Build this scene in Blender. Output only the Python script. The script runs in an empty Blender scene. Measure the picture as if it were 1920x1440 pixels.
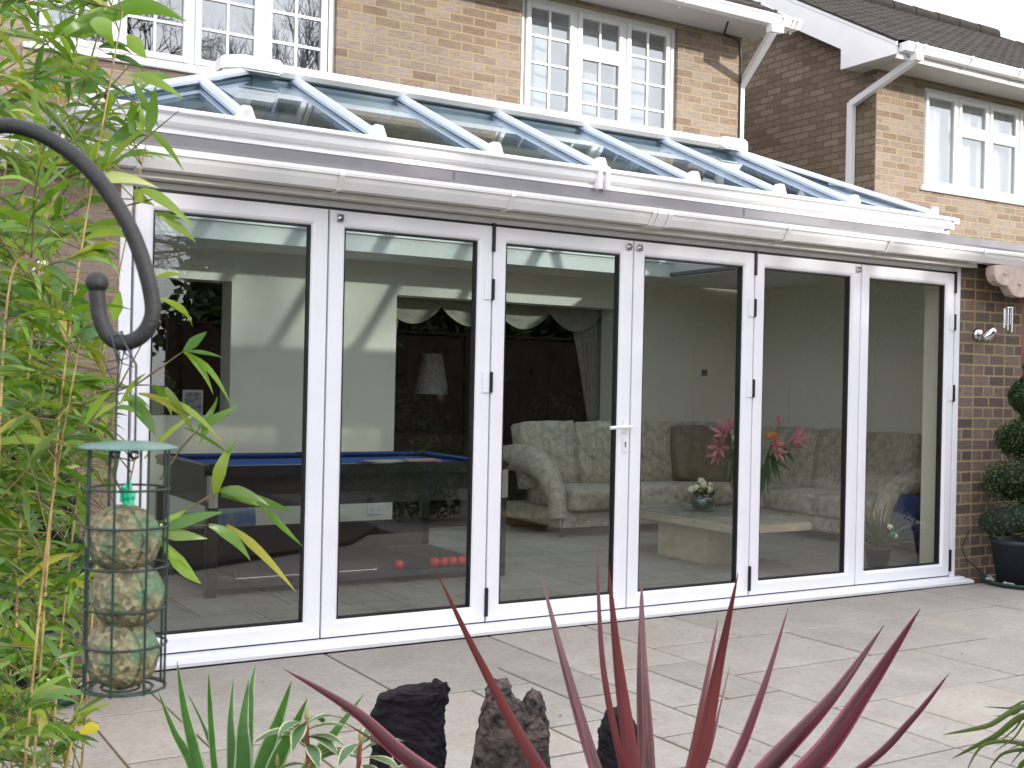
import bpy, bmesh, math, random
from mathutils import Vector, Matrix, noise
random.seed(7)
C = bpy.context.scene.collection
R = math.radians
# ------------------------------------------------------------------ camera
FPX = 2191.3; CAM = Vector((-1.2523, -5.3305, 1.3545)); YAW = 0.54593; PIT = 0.00143; ROL = 0.021476
_F = Vector((math.sin(YAW)*math.cos(PIT), math.cos(YAW)*math.cos(PIT), math.sin(PIT)))
_R0 = Vector((math.cos(YAW), -math.sin(YAW), 0)); _U0 = _R0.cross(_F)
_R = _R0*math.cos(ROL) + _U0*math.sin(ROL); _U = -_R0*math.sin(ROL) + _U0*math.cos(ROL)
cd = bpy.data.cameras.new('camera'); cam = bpy.data.objects.new('camera', cd); C.objects.link(cam)
cd.sensor_width = 36; cd.lens = 36*FPX/1920; cd.clip_end = 500; cd.clip_start = 0.05
m = Matrix((( _R.x, _U.x, -_F.x), (_R.y, _U.y, -_F.y), (_R.z, _U.z, -_F.z))).to_4x4()
m.translation = CAM; cam.matrix_world = m
cd.dof.use_dof = True; cd.dof.focus_distance = 6.0; cd.dof.aperture_fstop = 20
bpy.context.scene.camera = cam
def ray(u, v): return _F + _R*((u-960)/FPX) + _U*((720-v)/FPX)
def at(u, v, D): return CAM + ray(u, v)*D
def onp(ax, val, u, v):
    d = ray(u, v); return CAM + d*((val-CAM[ax])/d[ax])
# ------------------------------------------------------------------ object helpers
def tag(o, label=None, cat=None, group=None, kind=None):
    if label: o['label'] = label
    if cat: o['category'] = cat
    if group: o['group'] = group
    if kind: o['kind'] = kind
    return o
def empty(name, loc=(0, 0, 0), label=None, cat=None, group=None):
    o = bpy.data.objects.new(name, None); C.objects.link(o); o.location = loc
    o.empty_display_size = 0.1
    return tag(o, label, cat, group)
class MB:
    def __init__(s): s.v = []; s.f = []; s.uv = []; s.sm = []
    def add(s, vs, fs, uv=None, smooth=False):
        b = len(s.v); s.v += [tuple(p) for p in vs]
        for i, f in enumerate(fs):
            s.f.append(tuple(b+k for k in f)); s.sm.append(smooth)
            s.uv.append([uv[k] for k in f] if uv else None)
        return s
    def box(s, a, b):
        x0, y0, z0 = a; x1, y1, z1 = b
        return s.add([(x0,y0,z0),(x1,y0,z0),(x1,y1,z0),(x0,y1,z0),(x0,y0,z1),(x1,y0,z1),(x1,y1,z1),(x0,y1,z1)],
                     [(0,3,2,1),(4,5,6,7),(0,1,5,4),(1,2,6,5),(2,3,7,6),(3,0,4,7)])
    def obox(s, c, ax, ay, az):
        c, ax, ay, az = Vector(c), Vector(ax), Vector(ay), Vector(az)
        vs = [c+i*ax+j*ay+k*az for k in (-1, 1) for j in (-1, 1) for i in (-1, 1)]
        return s.add(vs, [(0,2,3,1),(4,5,7,6),(0,1,5,4),(1,3,7,5),(3,2,6,7),(2,0,4,6)])
    def bar(s, p, q, w, h, up=(0, 0, 1)):
        p, q = Vector(p), Vector(q); d = (q-p); L = d.length; d.normalize(); u = Vector(up)
        x = d.cross(u).normalized(); u = x.cross(d)
        return s.obox((p+q)/2, d*L/2, x*w/2, u*h/2)
    def prism(s, prof, x0, x1, ax='X'):
        n = len(prof)
        if ax == 'X': vs = [(x0, a, b) for a, b in prof]+[(x1, a, b) for a, b in prof]
        elif ax == 'Y': vs = [(a, x0, b) for a, b in prof]+[(a, x1, b) for a, b in prof]
        else: vs = [(a, b, x0) for a, b in prof]+[(a, b, x1) for a, b in prof]
        return s.add(vs, [tuple(range(n))[::-1], tuple(range(n, 2*n))]+[(i, (i+1) % n, (i+1) % n+n, i+n) for i in range(n)])
    def ring(s, prof, rect):
        x0, y0, x1, y1 = rect; n = len(prof); vs = []
        for d, z in prof: vs += [(x0-d, y0-d, z), (x1+d, y0-d, z), (x1+d, y1+d, z), (x0-d, y1+d, z)]
        fs = []
        for i in range(n):
            j = (i+1) % n
            for k in range(4): l = (k+1) % 4; fs.append((4*i+k, 4*i+l, 4*j+l, 4*j+k))
        return s.add(vs, fs)
    def tube(s, pts, r, n=8, cap=True):
        pts = [Vector(p) for p in pts]; N = len(pts); rr = r if isinstance(r, (list, tuple)) else [r]*N
        vs = []; prev = None
        for i, p in enumerate(pts):
            t = (pts[min(i+1, N-1)]-pts[max(i-1, 0)]).normalized()
            if prev is None:
                a = Vector((0, 0, 1)) if abs(t.z) < .9 else Vector((1, 0, 0)); x = t.cross(a).normalized()
            else: x = (prev - t*prev.dot(t)).normalized()
            prev = x; y = t.cross(x)
            vs += [p+(x*math.cos(2*math.pi*k/n)+y*math.sin(2*math.pi*k/n))*rr[i] for k in range(n)]
        fs = [(i*n+k, i*n+(k+1) % n, (i+1)*n+(k+1) % n, (i+1)*n+k) for i in range(N-1) for k in range(n)]
        s.add(vs, fs, smooth=True)
        if cap: s.add(vs[:n], [tuple(range(n))[::-1]]); s.add(vs[-n:], [tuple(range(n))])
        return s
    def lathe(s, prof, c=(0, 0, 0), n=24, smooth=True):
        c = Vector(c); vs = [c+Vector((r*math.cos(2*math.pi*k/n), r*math.sin(2*math.pi*k/n), z)) for r, z in prof for k in range(n)]
        return s.add(vs, [(i*n+k, i*n+(k+1) % n, (i+1)*n+(k+1) % n, (i+1)*n+k) for i in range(len(prof)-1) for k in range(n)], smooth=smooth)
    def ball(s, c, r, n=12, sc=(1, 1, 1), jit=0, fr=8):
        c = Vector(c); vs = []; 
        for i in range(n+1):
            for k in range(2*n):
                d = Vector((math.sin(math.pi*i/n)*math.cos(math.pi*k/n), math.sin(math.pi*i/n)*math.sin(math.pi*k/n), math.cos(math.pi*i/n)))
                q = r*(1+jit*noise.noise(d*fr+c*7)); vs.append(c+Vector((d.x*sc[0], d.y*sc[1], d.z*sc[2]))*q)
        return s.add(vs, [(i*2*n+k, (i+1)*2*n+k, (i+1)*2*n+(k+1) % (2*n), i*2*n+(k+1) % (2*n)) for i in range(n) for k in range(2*n)], smooth=True)
    def build(s, name, mat=None, parent=None, bevel=0, recalc=False):
        me = bpy.data.meshes.new(name); me.from_pydata(s.v, [], s.f)
        me.polygons.foreach_set('use_smooth', s.sm)
        if any(s.uv):
            l = me.uv_layers.new(name='UVMap'); flat = []
            for f, u in zip(s.f, s.uv): flat += [c for p in (u or [(0, 0)]*len(f)) for c in p]
            l.data.foreach_set('uv', flat)
        if mat: me.materials.append(mat)
        if recalc or bevel:
            bm = bmesh.new(); bm.from_mesh(me)
            bmesh.ops.recalc_face_normals(bm, faces=bm.faces)
            if bevel: bmesh.ops.bevel(bm, geom=list(bm.edges), offset=bevel, segments=2, affect='EDGES', clamp_overlap=True)
            bm.to_mesh(me); bm.free()
        me.update()
        o = bpy.data.objects.new(name, me); C.objects.link(o)
        if parent: o.parent = parent
        return o
def cushion(name, c, size, mat, parent, rot=(0, 0, 0), puff=.25):
    """soft rounded box"""
    bm = bmesh.new(); bmesh.ops.create_cube(bm, size=1)
    bmesh.ops.subdivide_edges(bm, edges=bm.edges, cuts=5, use_grid_fill=True)
    for v in bm.verts:
        p = v.co*2; q = Vector((p.x*math.sqrt(max(0, 1-p.y*p.y/2-p.z*p.z/2+p.y*p.y*p.z*p.z/3)), p.y*math.sqrt(max(0, 1-p.z*p.z/2-p.x*p.x/2+p.z*p.z*p.x*p.x/3)), p.z*math.sqrt(max(0, 1-p.x*p.x/2-p.y*p.y/2+p.x*p.x*p.y*p.y/3))))
        k = p.lerp(q*1.12, puff)
        n_ = noise.noise(Vector(c)*3+k*1.6)*.05
        v.co = Vector((k.x*size[0]/2, k.y*size[1]/2, k.z*size[2]/2))*(1+n_)
    for f in bm.faces: f.smooth = True
    me = bpy.data.meshes.new(name); bm.to_mesh(me); bm.free(); me.materials.append(mat)
    o = bpy.data.objects.new(name, me); C.objects.link(o); o.location = c; o.rotation_euler = rot
    if parent: o.parent = parent
    return o
# ------------------------------------------------------------------ materials
def newmat(name):
    mt = bpy.data.materials.new(name); mt.use_nodes = True
    return mt, mt.node_tree, mt.node_tree.nodes['Principled BSDF']
def nd(nt, t, **k):
    n = nt.nodes.new(t)
    for a, b in k.items():
        if a.startswith('_'): n.inputs[a[1:].replace('_', ' ')].default_value = b
        else: setattr(n, a, b)
    return n
def ramp(nt, fac, stops):
    r = nd(nt, 'ShaderNodeValToRGB'); nt.links.new(fac, r.inputs[0]); e = r.color_ramp.elements
    while len(e) < len(stops): e.new(.5)
    for i, (p, c) in enumerate(stops): e[i].position = p; e[i].color = (*c, 1)
    return r.outputs[0]
def mix(nt, fac, a, b, mode='MIX'):
    m_ = nd(nt, 'ShaderNodeMix', data_type='RGBA', blend_type=mode)
    for sock, val in ((m_.inputs[0], fac), (m_.inputs[6], a), (m_.inputs[7], b)):
        if hasattr(val, 'is_output'): nt.links.new(val, sock)
        elif isinstance(val, (tuple, list)): sock.default_value = (*val, 1)
        else: sock.default_value = val
    return m_.outputs[2]
def bump(nt, bs, h, st=.3, dist=.01):
    b = nd(nt, 'ShaderNodeBump'); b.inputs['Strength'].default_value = st; b.inputs['Distance'].default_value = dist
    nt.links.new(h, b.inputs['Height']); nt.links.new(b.outputs[0], bs.inputs['Normal'])
def ntex(nt, sc, det=4, vec=None, rough=.6):
    n = nd(nt, 'ShaderNodeTexNoise'); n.inputs['Scale'].default_value = sc; n.inputs['Detail'].default_value = det; n.inputs['Roughness'].default_value = rough
    if vec: nt.links.new(vec, n.inputs['Vector'])
    return n.outputs['Fac']
def pos(nt, sc=None):
    g = nd(nt, 'ShaderNodeTexCoord'); o = g.outputs['Object']
    if sc:
        m_ = nd(nt, 'ShaderNodeMapping'); m_.inputs['Scale'].default_value = sc; nt.links.new(o, m_.inputs[0]); o = m_.outputs[0]
    return o
def simple(name, col, rough=.5, var=.12, sc=12, metal=0, bmp=0, col2=None, spec=.5):
    mt, nt, bs = newmat(name); p = pos(nt); n = ntex(nt, sc, 5, p)
    c2 = col2 or tuple(c*(1-var) for c in col); c1 = tuple(min(1, c*(1+var*.5)) for c in col)
    nt.links.new(ramp(nt, n, [(.35, c2), (.65, c1)]), bs.inputs['Base Color'])
    bs.inputs['Roughness'].default_value = rough; bs.inputs['Metallic'].default_value = metal; bs.inputs['Specular IOR Level'].default_value = spec
    if bmp: bump(nt, bs, ntex(nt, sc*6, 4, p), bmp, .004)
    return mt
def upvc(name, col, rough=.32):
    mt, nt, bs = newmat(name); p = pos(nt); a = ntex(nt, 3.0, 6, p, .7); g = ntex(nt, 40, 3, p)
    c = mix(nt, ramp(nt, a, [(.45, (0, 0, 0)), (.75, (.35, .35, .35))]), col, tuple(x*.82 for x in col))
    nt.links.new(c, bs.inputs['Base Color']); bs.inputs['Roughness'].default_value = rough
    bump(nt, bs, g, .04, .002); return mt
def brick(name, side=False, tones=None, mortar=(.46, .35, .2), bw=.225, squash=1.0, sqf=2, dirt=.25, rough=.85):
    mt, nt, bs = newmat(name); o = pos(nt)
    sx = nd(nt, 'ShaderNodeSeparateXYZ'); nt.links.new(o, sx.inputs[0]); cx = nd(nt, 'ShaderNodeCombineXYZ')
    nt.links.new(sx.outputs[1 if side else 0], cx.inputs[0]); nt.links.new(sx.outputs[2], cx.inputs[1])
    wob = nd(nt, 'ShaderNodeTexNoise'); wob.inputs['Scale'].default_value = 9; nt.links.new(cx.outputs[0], wob.inputs['Vector'])
    v2 = nd(nt, 'ShaderNodeVectorMath', operation='MULTIPLY_ADD'); nt.links.new(wob.outputs['Color'], v2.inputs[0]); v2.inputs[1].default_value = (.008, .006, 0); nt.links.new(cx.outputs[0], v2.inputs[2])
    b = nd(nt, 'ShaderNodeTexBrick'); nt.links.new(v2.outputs[0], b.inputs['Vector'])
    b.inputs['Color1'].default_value = (0, 0, 0, 1); b.inputs['Color2'].default_value = (1, 1, 1, 1); b.inputs['Mortar'].default_value = (.5, .5, .5, 1)
    b.inputs['Scale'].default_value = 1; b.inputs['Mortar Size'].default_value = .0085; b.inputs['Mortar Smooth'].default_value = .3
    b.inputs['Brick Width'].default_value = bw; b.inputs['Row Height'].default_value = .075; b.inputs['Bias'].default_value = 0
    b.squash = squash; b.squash_frequency = sqf; b.offset = .5
    t = tones or [(.30, .19, .125), (.36, .25, .18), (.42, .30, .235), (.36, .28, .235), (.24, .16, .11), (.40, .26, .17)]
    col = ramp(nt, b.outputs['Color'], [(i/(len(t)-1), c) for i, c in enumerate(t)])
    n1 = ntex(nt, 60, 5, o, .7); n2 = ntex(nt, 1.3, 4, o)
    col = mix(nt, .35, col, ramp(nt, n1, [(.3, (.12, .08, .06)), (.7, (.55, .42, .34))]), 'SOFT_LIGHT')
    st_ = nd(nt, 'ShaderNodeMapping'); st_.inputs['Scale'].default_value = (18, 18, 90); nt.links.new(o, st_.inputs[0])
    n3 = ntex(nt, 1, 3, st_.outputs[0])
    col = mix(nt, .3, col, ramp(nt, n3, [(.35, (.1, .1, .1)), (.65, (.8, .8, .8))]), 'SOFT_LIGHT')
    mo = mix(nt, n1, mortar, tuple(x*.62 for x in mortar))
    col = mix(nt, b.outputs['Fac'], col, mo)
    col = mix(nt, ramp(nt, n2, [(.4, (0, 0, 0)), (.75, (dirt, dirt, dirt))]), col, (.16, .12, .09))
    nt.links.new(col, bs.inputs['Base Color']); bs.inputs['Roughness'].default_value = rough
    inv = nd(nt, 'ShaderNodeMath', operation='MULTIPLY_ADD'); nt.links.new(b.outputs['Fac'], inv.inputs[0]); inv.inputs[1].default_value = -1.0
    nt.links.new(n1, inv.inputs[2]); bump(nt, bs, inv.outputs[0], .6, .006); return mt
def glassmat(name, tint=(.8, .86, .82), f0=.065, wob=0.0, refl=(1, 1, 1)):
    mt = bpy.data.materials.new(name); mt.use_nodes = True; nt = mt.node_tree; nt.nodes.clear()
    out = nd(nt, 'ShaderNodeOutputMaterial'); g = nd(nt, 'ShaderNodeNewGeometry')
    dot = nd(nt, 'ShaderNodeVectorMath', operation='DOT_PRODUCT'); nt.links.new(g.outputs['Incoming'], dot.inputs[0]); nt.links.new(g.outputs['True Normal'], dot.inputs[1])
    ab = nd(nt, 'ShaderNodeMath', operation='ABSOLUTE'); nt.links.new(dot.outputs['Value'], ab.inputs[0])
    om = nd(nt, 'ShaderNodeMath', operation='SUBTRACT'); om.inputs[0].default_value = 1; nt.links.new(ab.outputs[0], om.inputs[1])
    pw = nd(nt, 'ShaderNodeMath', operation='POWER'); nt.links.new(om.outputs[0], pw.inputs[0]); pw.inputs[1].default_value = 5
    ma = nd(nt, 'ShaderNodeMath', operation='MULTIPLY_ADD'); nt.links.new(pw.outputs[0], ma.inputs[0]); ma.inputs[1].default_value = 1-f0; ma.inputs[2].default_value = f0
    tr = nd(nt, 'ShaderNodeBsdfTransparent'); tr.inputs[0].default_value = (*tint, 1)
    gl = nd(nt, 'ShaderNodeBsdfGlossy'); gl.inputs['Roughness'].default_value = 0.0; gl.inputs[0].default_value = (*refl, 1)
    if wob:
        bp = nd(nt, 'ShaderNodeBump'); bp.inputs['Strength'].default_value = wob; bp.inputs['Distance'].default_value = .01
        nt.links.new(ntex(nt, 1.6, 2, pos(nt)), bp.inputs['Height']); nt.links.new(bp.outputs[0], gl.inputs['Normal'])
    mx = nd(nt, 'ShaderNodeMixShader'); nt.links.new(ma.outputs[0], mx.inputs[0]); nt.links.new(tr.outputs[0], mx.inputs[1]); nt.links.new(gl.outputs[0], mx.inputs[2])
    nt.links.new(mx.outputs[0], out.inputs[0]); return mt
def leafmat(name, cols, trans=.35, rough=.4, uvmargin=None, streak=None):
    mt, nt, bs = newmat(name); g = nd(nt, 'ShaderNodeNewGeometry')
    col = ramp(nt, g.outputs['Random Per Island'], [(i/(len(cols)-1), c) for i, c in enumerate(cols)])
    if uvmargin or streak:
        uv = nd(nt, 'ShaderNodeTexCoord'); sp = nd(nt, 'ShaderNodeSeparateXYZ'); nt.links.new(uv.outputs['UV'], sp.inputs[0])
    if streak:
        mp = nd(nt, 'ShaderNodeMapping'); mp.inputs['Scale'].default_value = (9, .6, 1); nt.links.new(uv.outputs['UV'], mp.inputs[0])
        col = mix(nt, ramp(nt, ntex(nt, 1.4, 3, mp.outputs[0]), [(.44, (0, 0, 0)), (.54, (1, 1, 1))]), col, streak)
    if uvmargin:
        a = nd(nt, 'ShaderNodeMath', operation='SUBTRACT'); nt.links.new(sp.outputs[0], a.inputs[0]); a.inputs[1].default_value = .5
        b = nd(nt, 'ShaderNodeMath', operation='ABSOLUTE'); nt.links.new(a.outputs[0], b.inputs[0])
        col = mix(nt, ramp(nt, b.outputs[0], [(.36, (0, 0, 0)), (.42, (1, 1, 1))]), col, uvmargin)
    nt.links.new(col, bs.inputs['Base Color']); bs.inputs['Roughness'].default_value = rough
    if trans:
        out = nt.nodes['Material Output']; tl = nd(nt, 'ShaderNodeBsdfTranslucent'); nt.links.new(mix(nt, .75, col, (1.0, 1.0, .25), 'MULTIPLY'), tl.inputs[0])
        mx = nd(nt, 'ShaderNodeMixShader'); mx.inputs[0].default_value = trans
        nt.links.new(bs.outputs[0], mx.inputs[1]); nt.links.new(tl.outputs[0], mx.inputs[2]); nt.links.new(mx.outputs[0], out.inputs[0])
    return mt
M = {}
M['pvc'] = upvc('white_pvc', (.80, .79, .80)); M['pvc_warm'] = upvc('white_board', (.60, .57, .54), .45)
M['alu'] = upvc('white_aluminium', (.83, .82, .87), .3)
M['bar'] = simple('coated_bar_sky_tint', (.55, .61, .74), .3, .05)  # pale blue holds the sky's tint, put into the bar colour
M['cap'] = upvc('ridge_capping', (.82, .83, .82), .35)
M['grey'] = simple('grey_roof_membrane', (.21, .205, .22), .7, .15, 3)
M['black'] = simple('black_gasket', (.012, .012, .016), .5, .2)
M['brickF'] = brick('buff_brick_front', mortar=(.44, .345, .20), dirt=.2, tones=[(.235, .18, .14), (.285, .235, .195), (.325, .275, .235), (.315, .275, .245), (.22, .165, .125), (.30, .235, .185)])
M['brickS'] = brick('brown_brick_side', side=True, mortar=(.15, .11, .08), tones=[(.20, .155, .11), (.25, .20, .15), (.29, .24, .19), (.165, .125, .085), (.23, .18, .128)])
M['brickP'] = brick('pink_brick_pier', mortar=(.36, .27, .16), tones=[(.25, .185, .155), (.29, .225, .19), (.33, .26, .225), (.22, .165, .14)], dirt=.15)
M['brickD'] = brick('brown_brick_shade_painted', mortar=(.38, .28, .15), tones=[(.12, .088, .075), (.17, .127, .105), (.205, .16, .135), (.09, .067, .06), (.15, .11, .088)], bw=.17, squash=.66, sqf=2, dirt=.3)  # brown brick with the pier's shade put into darker tones
M['glass'] = glassmat('door_glass', (.97, .97, .94), .058, .03)
M['glassW'] = glassmat('window_glass', (.85, .88, .88), .17, .06)
M['glassR'] = glassmat('roof_glass', (.72, .80, .82), .075, .02, (.92, .96, 1))
M['chrome'] = simple('polished_metal', (.7, .7, .72), .18, .1, metal=1)
M['plaster'] = simple('cream_plaster', (.80, .76, .67), .85, .03, 3)
M['ceil'] = simple('white_ceiling', (.8, .8, .78), .9, .03, 2)
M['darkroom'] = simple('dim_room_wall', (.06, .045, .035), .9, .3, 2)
M['wire'] = simple('dark_green_wire', (.008, .024, .021), .45, .3, 60)
M['lid'] = simple('green_painted_lid', (.07, .14, .12), .45, .25, 30)
M['iron'] = simple('black_iron', (.011, .011, .0125), .6, .4, 50, bmp=.3)
M['slate'] = simple('dark_slate', (.014, .012, .015), .95, .5, 14, bmp=1, col2=(.006, .005, .007), spec=.25)
M['slate2'] = simple('mottled_slate', (.12, .09, .08), .95, .5, 26, bmp=1, col2=(.010, .009, .011), spec=.3)
M['soil'] = simple('dark_soil', (.05, .035, .025), .95, .5, 20, bmp=.8)
M['cream_timber'] = simple('cream_painted_timber', (.50, .40, .33), .6, .2, 14)
M['redwood'] = simple('red_brown_timber', (.22, .05, .03), .5, .3, 12)
M['plastic'] = simple('black_plastic_pot', (.03, .032, .045), .5, .3, 10)
M['greenplastic'] = simple('green_plastic', (.015, .06, .05), .45, .3, 10)
M['pebble'] = simple('pale_pebble', (.4, .36, .3), .8, .4, 30)
M['stem'] = simple('brown_stem', (.14, .07, .035), .7, .4, 30)
M['bark'] = simple('tree_bark', (.09, .065, .045), .9, .4, 12, bmp=.8)
# patio stone
def stonemat(name, cols, joint=None, sc=1):
    mt, nt, bs = newmat(name); o = pos(nt); g = nd(nt, 'ShaderNodeNewGeometry')
    c = ramp(nt, g.outputs['Random Per Island'], [(i/(len(cols)-1), x) for i, x in enumerate(cols)])
    c = mix(nt, .5, c, ramp(nt, ntex(nt, 3*sc, 6, o, .65), [(.3, (.3, .28, .25)), (.7, (.62, .62, .62))]), 'SOFT_LIGHT')
    c = mix(nt, .35, c, ramp(nt, ntex(nt, 45*sc, 4, o), [(.35, (.3, .3, .3)), (.65, (.7, .7, .7))]), 'SOFT_LIGHT')
    st_ = ramp(nt, ntex(nt, 1.1, 6, o, .75), [(.55, (0, 0, 0)), (.72, (.3, .3, .3))]); c = mix(nt, st_, c, (.30, .25, .18))
    sp = ramp(nt, ntex(nt, 28, 2, o), [(.70, (0, 0, 0)), (.74, (.6, .6, .6))]); c = mix(nt, sp, c, (.2, .17, .14))
    nt.links.new(c, bs.inputs['Base Color']); bs.inputs['Roughness'].default_value = .75
    bump(nt, bs, ntex(nt, 25, 6, o, .7), .25, .004); return mt
M['patio'] = stonemat('grey_buff_paving', [(.335, .30, .262), (.30, .274, .248), (.35, .312, .27), (.275, .253, .23), (.33, .288, .24)])
M['joint'] = simple('paving_joint', (.15, .105, .06), .95, .4, 20)
M['tilefloor'] = stonemat('interior_tile', [(.25, .24, .225), (.28, .27, .25), (.23, .22, .21)])
# ------------------------------------------------------------------ ground, patio, bed
ZP = .06
b = MB(); b.add([(-200, -200, -.02), (200, -200, -.02), (200, 200, -.02), (-200, 200, -.02)], [(0, 1, 2, 3)])
tag(b.build('ground', simple('rough_lawn', (.07, .10, .03), .95, .5, 2)), kind='structure')
b = MB(); b.box((-4, -3.75, 0), (9.5, 0.02, ZP-.008)); tag(b.build('patio_base', M['joint']), kind='structure')
# random slabs on a 0.3 m module
b = MB(); occ = set(); rs = random.Random(12)
NX, NY = 43, 12; X0, Y0 = -3.9, -3.72
for j in range(NY-1, -1, -1):
    for i in range(NX):
        if (i, j) in occ: continue
        opts = [(3, 2), (2, 3), (2, 2), (2, 1), (1, 2), (3, 1), (3, 2), (4, 2), (3, 3)]; rs.shuffle(opts)
        for w, h in opts+[(1, 1)]:
            cells = [(i+a, j-c) for a in range(w) for c in range(h)]
            if all(0 <= x < NX and y >= 0 and (x, y) not in occ for x, y in cells): break
        occ.update(cells); g_ = .006; dz = rs.uniform(-.0015, .0015)
        x0, x1 = X0+i*.3+g_, X0+(i+w)*.3-g_; y1, y0 = Y0+(j+1)*.3-g_, Y0+(j+1-h)*.3+g_
        jt = lambda: rs.uniform(-.003, .003)
        q = [(x0+jt(), y0+jt()), (x1+jt(), y0+jt()), (x1+jt(), y1+jt()), (x0+jt(), y1+jt())]; z = ZP+dz
        cx_, cy_ = (x0+x1)/2, (y0+y1)/2; inn = [(x+(.006 if x < cx_ else -.006), y+(.006 if y < cy_ else -.006)) for x, y in q]
        b.add([(x, y, z-.012) for x, y in q]+[(x, y, z-.003) for x, y in q]+[(x, y, z) for x, y in inn],
              [(8, 9, 10, 11)]+[(k, (k+1) % 4, (k+1) % 4+4, k+4) for k in range(4)]+[(k+4, (k+1) % 4+4, (k+1) % 4+8, k+8) for k in range(4)])
tag(b.build('patio', M['patio']), kind='structure')
# planting bed at the camera side
b = MB(); poly = [(-6, -.75), (-1.35, -1.0), (-.55, -1.65), (1.0, -2.42), (2.5, -3.2), (3.1, -4.0), (3.2, -8), (-6, -8)]
b.prism(poly, .02, ZP+.035, 'Z'); tag(b.build('planting_bed', M['soil'], recalc=True), kind='structure')
b = MB(); b.box((3.2, -8, 0), (18, -3.76, ZP-.012)); tag(b.build('gravel_strip', simple('grey_gravel', (.22, .2, .19), .9, .6, 60, bmp=1)), kind='structure')
# ------------------------------------------------------------------ extension
ext = empty('house_extension', (0, 0, 0), 'single storey extension with six glazed folding doors under a glass roof lantern', 'extension')
W = .9265; XR = 6*W; ZB, ZT = .10, 2.20
# piers
b = MB(); b.box((-4, 0.0, 0), (-.062, .28, 2.26)); b.build('wall', M['brickP'], ext)
b = MB(); b.box((XR+.062, 0.0, 0), (6.30, .28, 2.26)); w_ = b.build('wall', M['brickD'], ext); w_['label'] = 'brown brick pier beside the doors with shade painted into its colour'
b = MB(); b.box((7.25, 0.0, 0), (9.4, .28, 2.26)); b.build('wall', M['brickD'], ext)
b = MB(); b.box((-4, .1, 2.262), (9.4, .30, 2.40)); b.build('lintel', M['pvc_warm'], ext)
# inner faces of piers
b = MB(); b.box((XR+.062, .283, .12), (7.25, .295, 2.365)); b.build('inner_lining', M['plaster'], ext)
b = MB(); b.box((-.35, .283, .12), (-.062, .295, 2.365)); b.build('inner_lining', M['plaster'], ext)
b = MB(); b.box((XR+.052, .06, .12), (XR+.0605, .296, 2.21)); b.build('door_reveal', M['plaster'], ext)
# frame
b = MB()
b.box((-.06, .0, ZB-.01), (-.008, .07, 2.24)); b.box((XR+.008, .0, ZB-.01), (XR+.06, .07, 2.24)); b.box((-.008, .012, 2.208), (XR+.008, .07, 2.24))
b.build('door_frame', M['alu'], ext, bevel=.003)
b = MB(); b.prism([(-.125, ZP+.006), (-.128, ZP+.022), (-.10, ZP+.030), (-.045, ZP+.033), (-.045, ZP+.039), (.03, ZP+.039), (.03, ZP+.006)], -.12, XR+.10)
b.build('door_sill', M['alu'], ext, recalc=True)
b = MB(); b.box((-.06, -.11, ZP-.01), (XR+.08, .02, ZP+.0055)); b.build('sill_shade_strip', M['black'], ext)  # solid black strip painted in for the shaded gap under the sill
b = MB(); b.box((-.05, .008, 2.198), (XR+.05, .03, 2.2075)); b.box((-.05, .008, .0995), (XR+.05, .03, .1035)); b.build('frame_seal', M['black'], ext)
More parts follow.
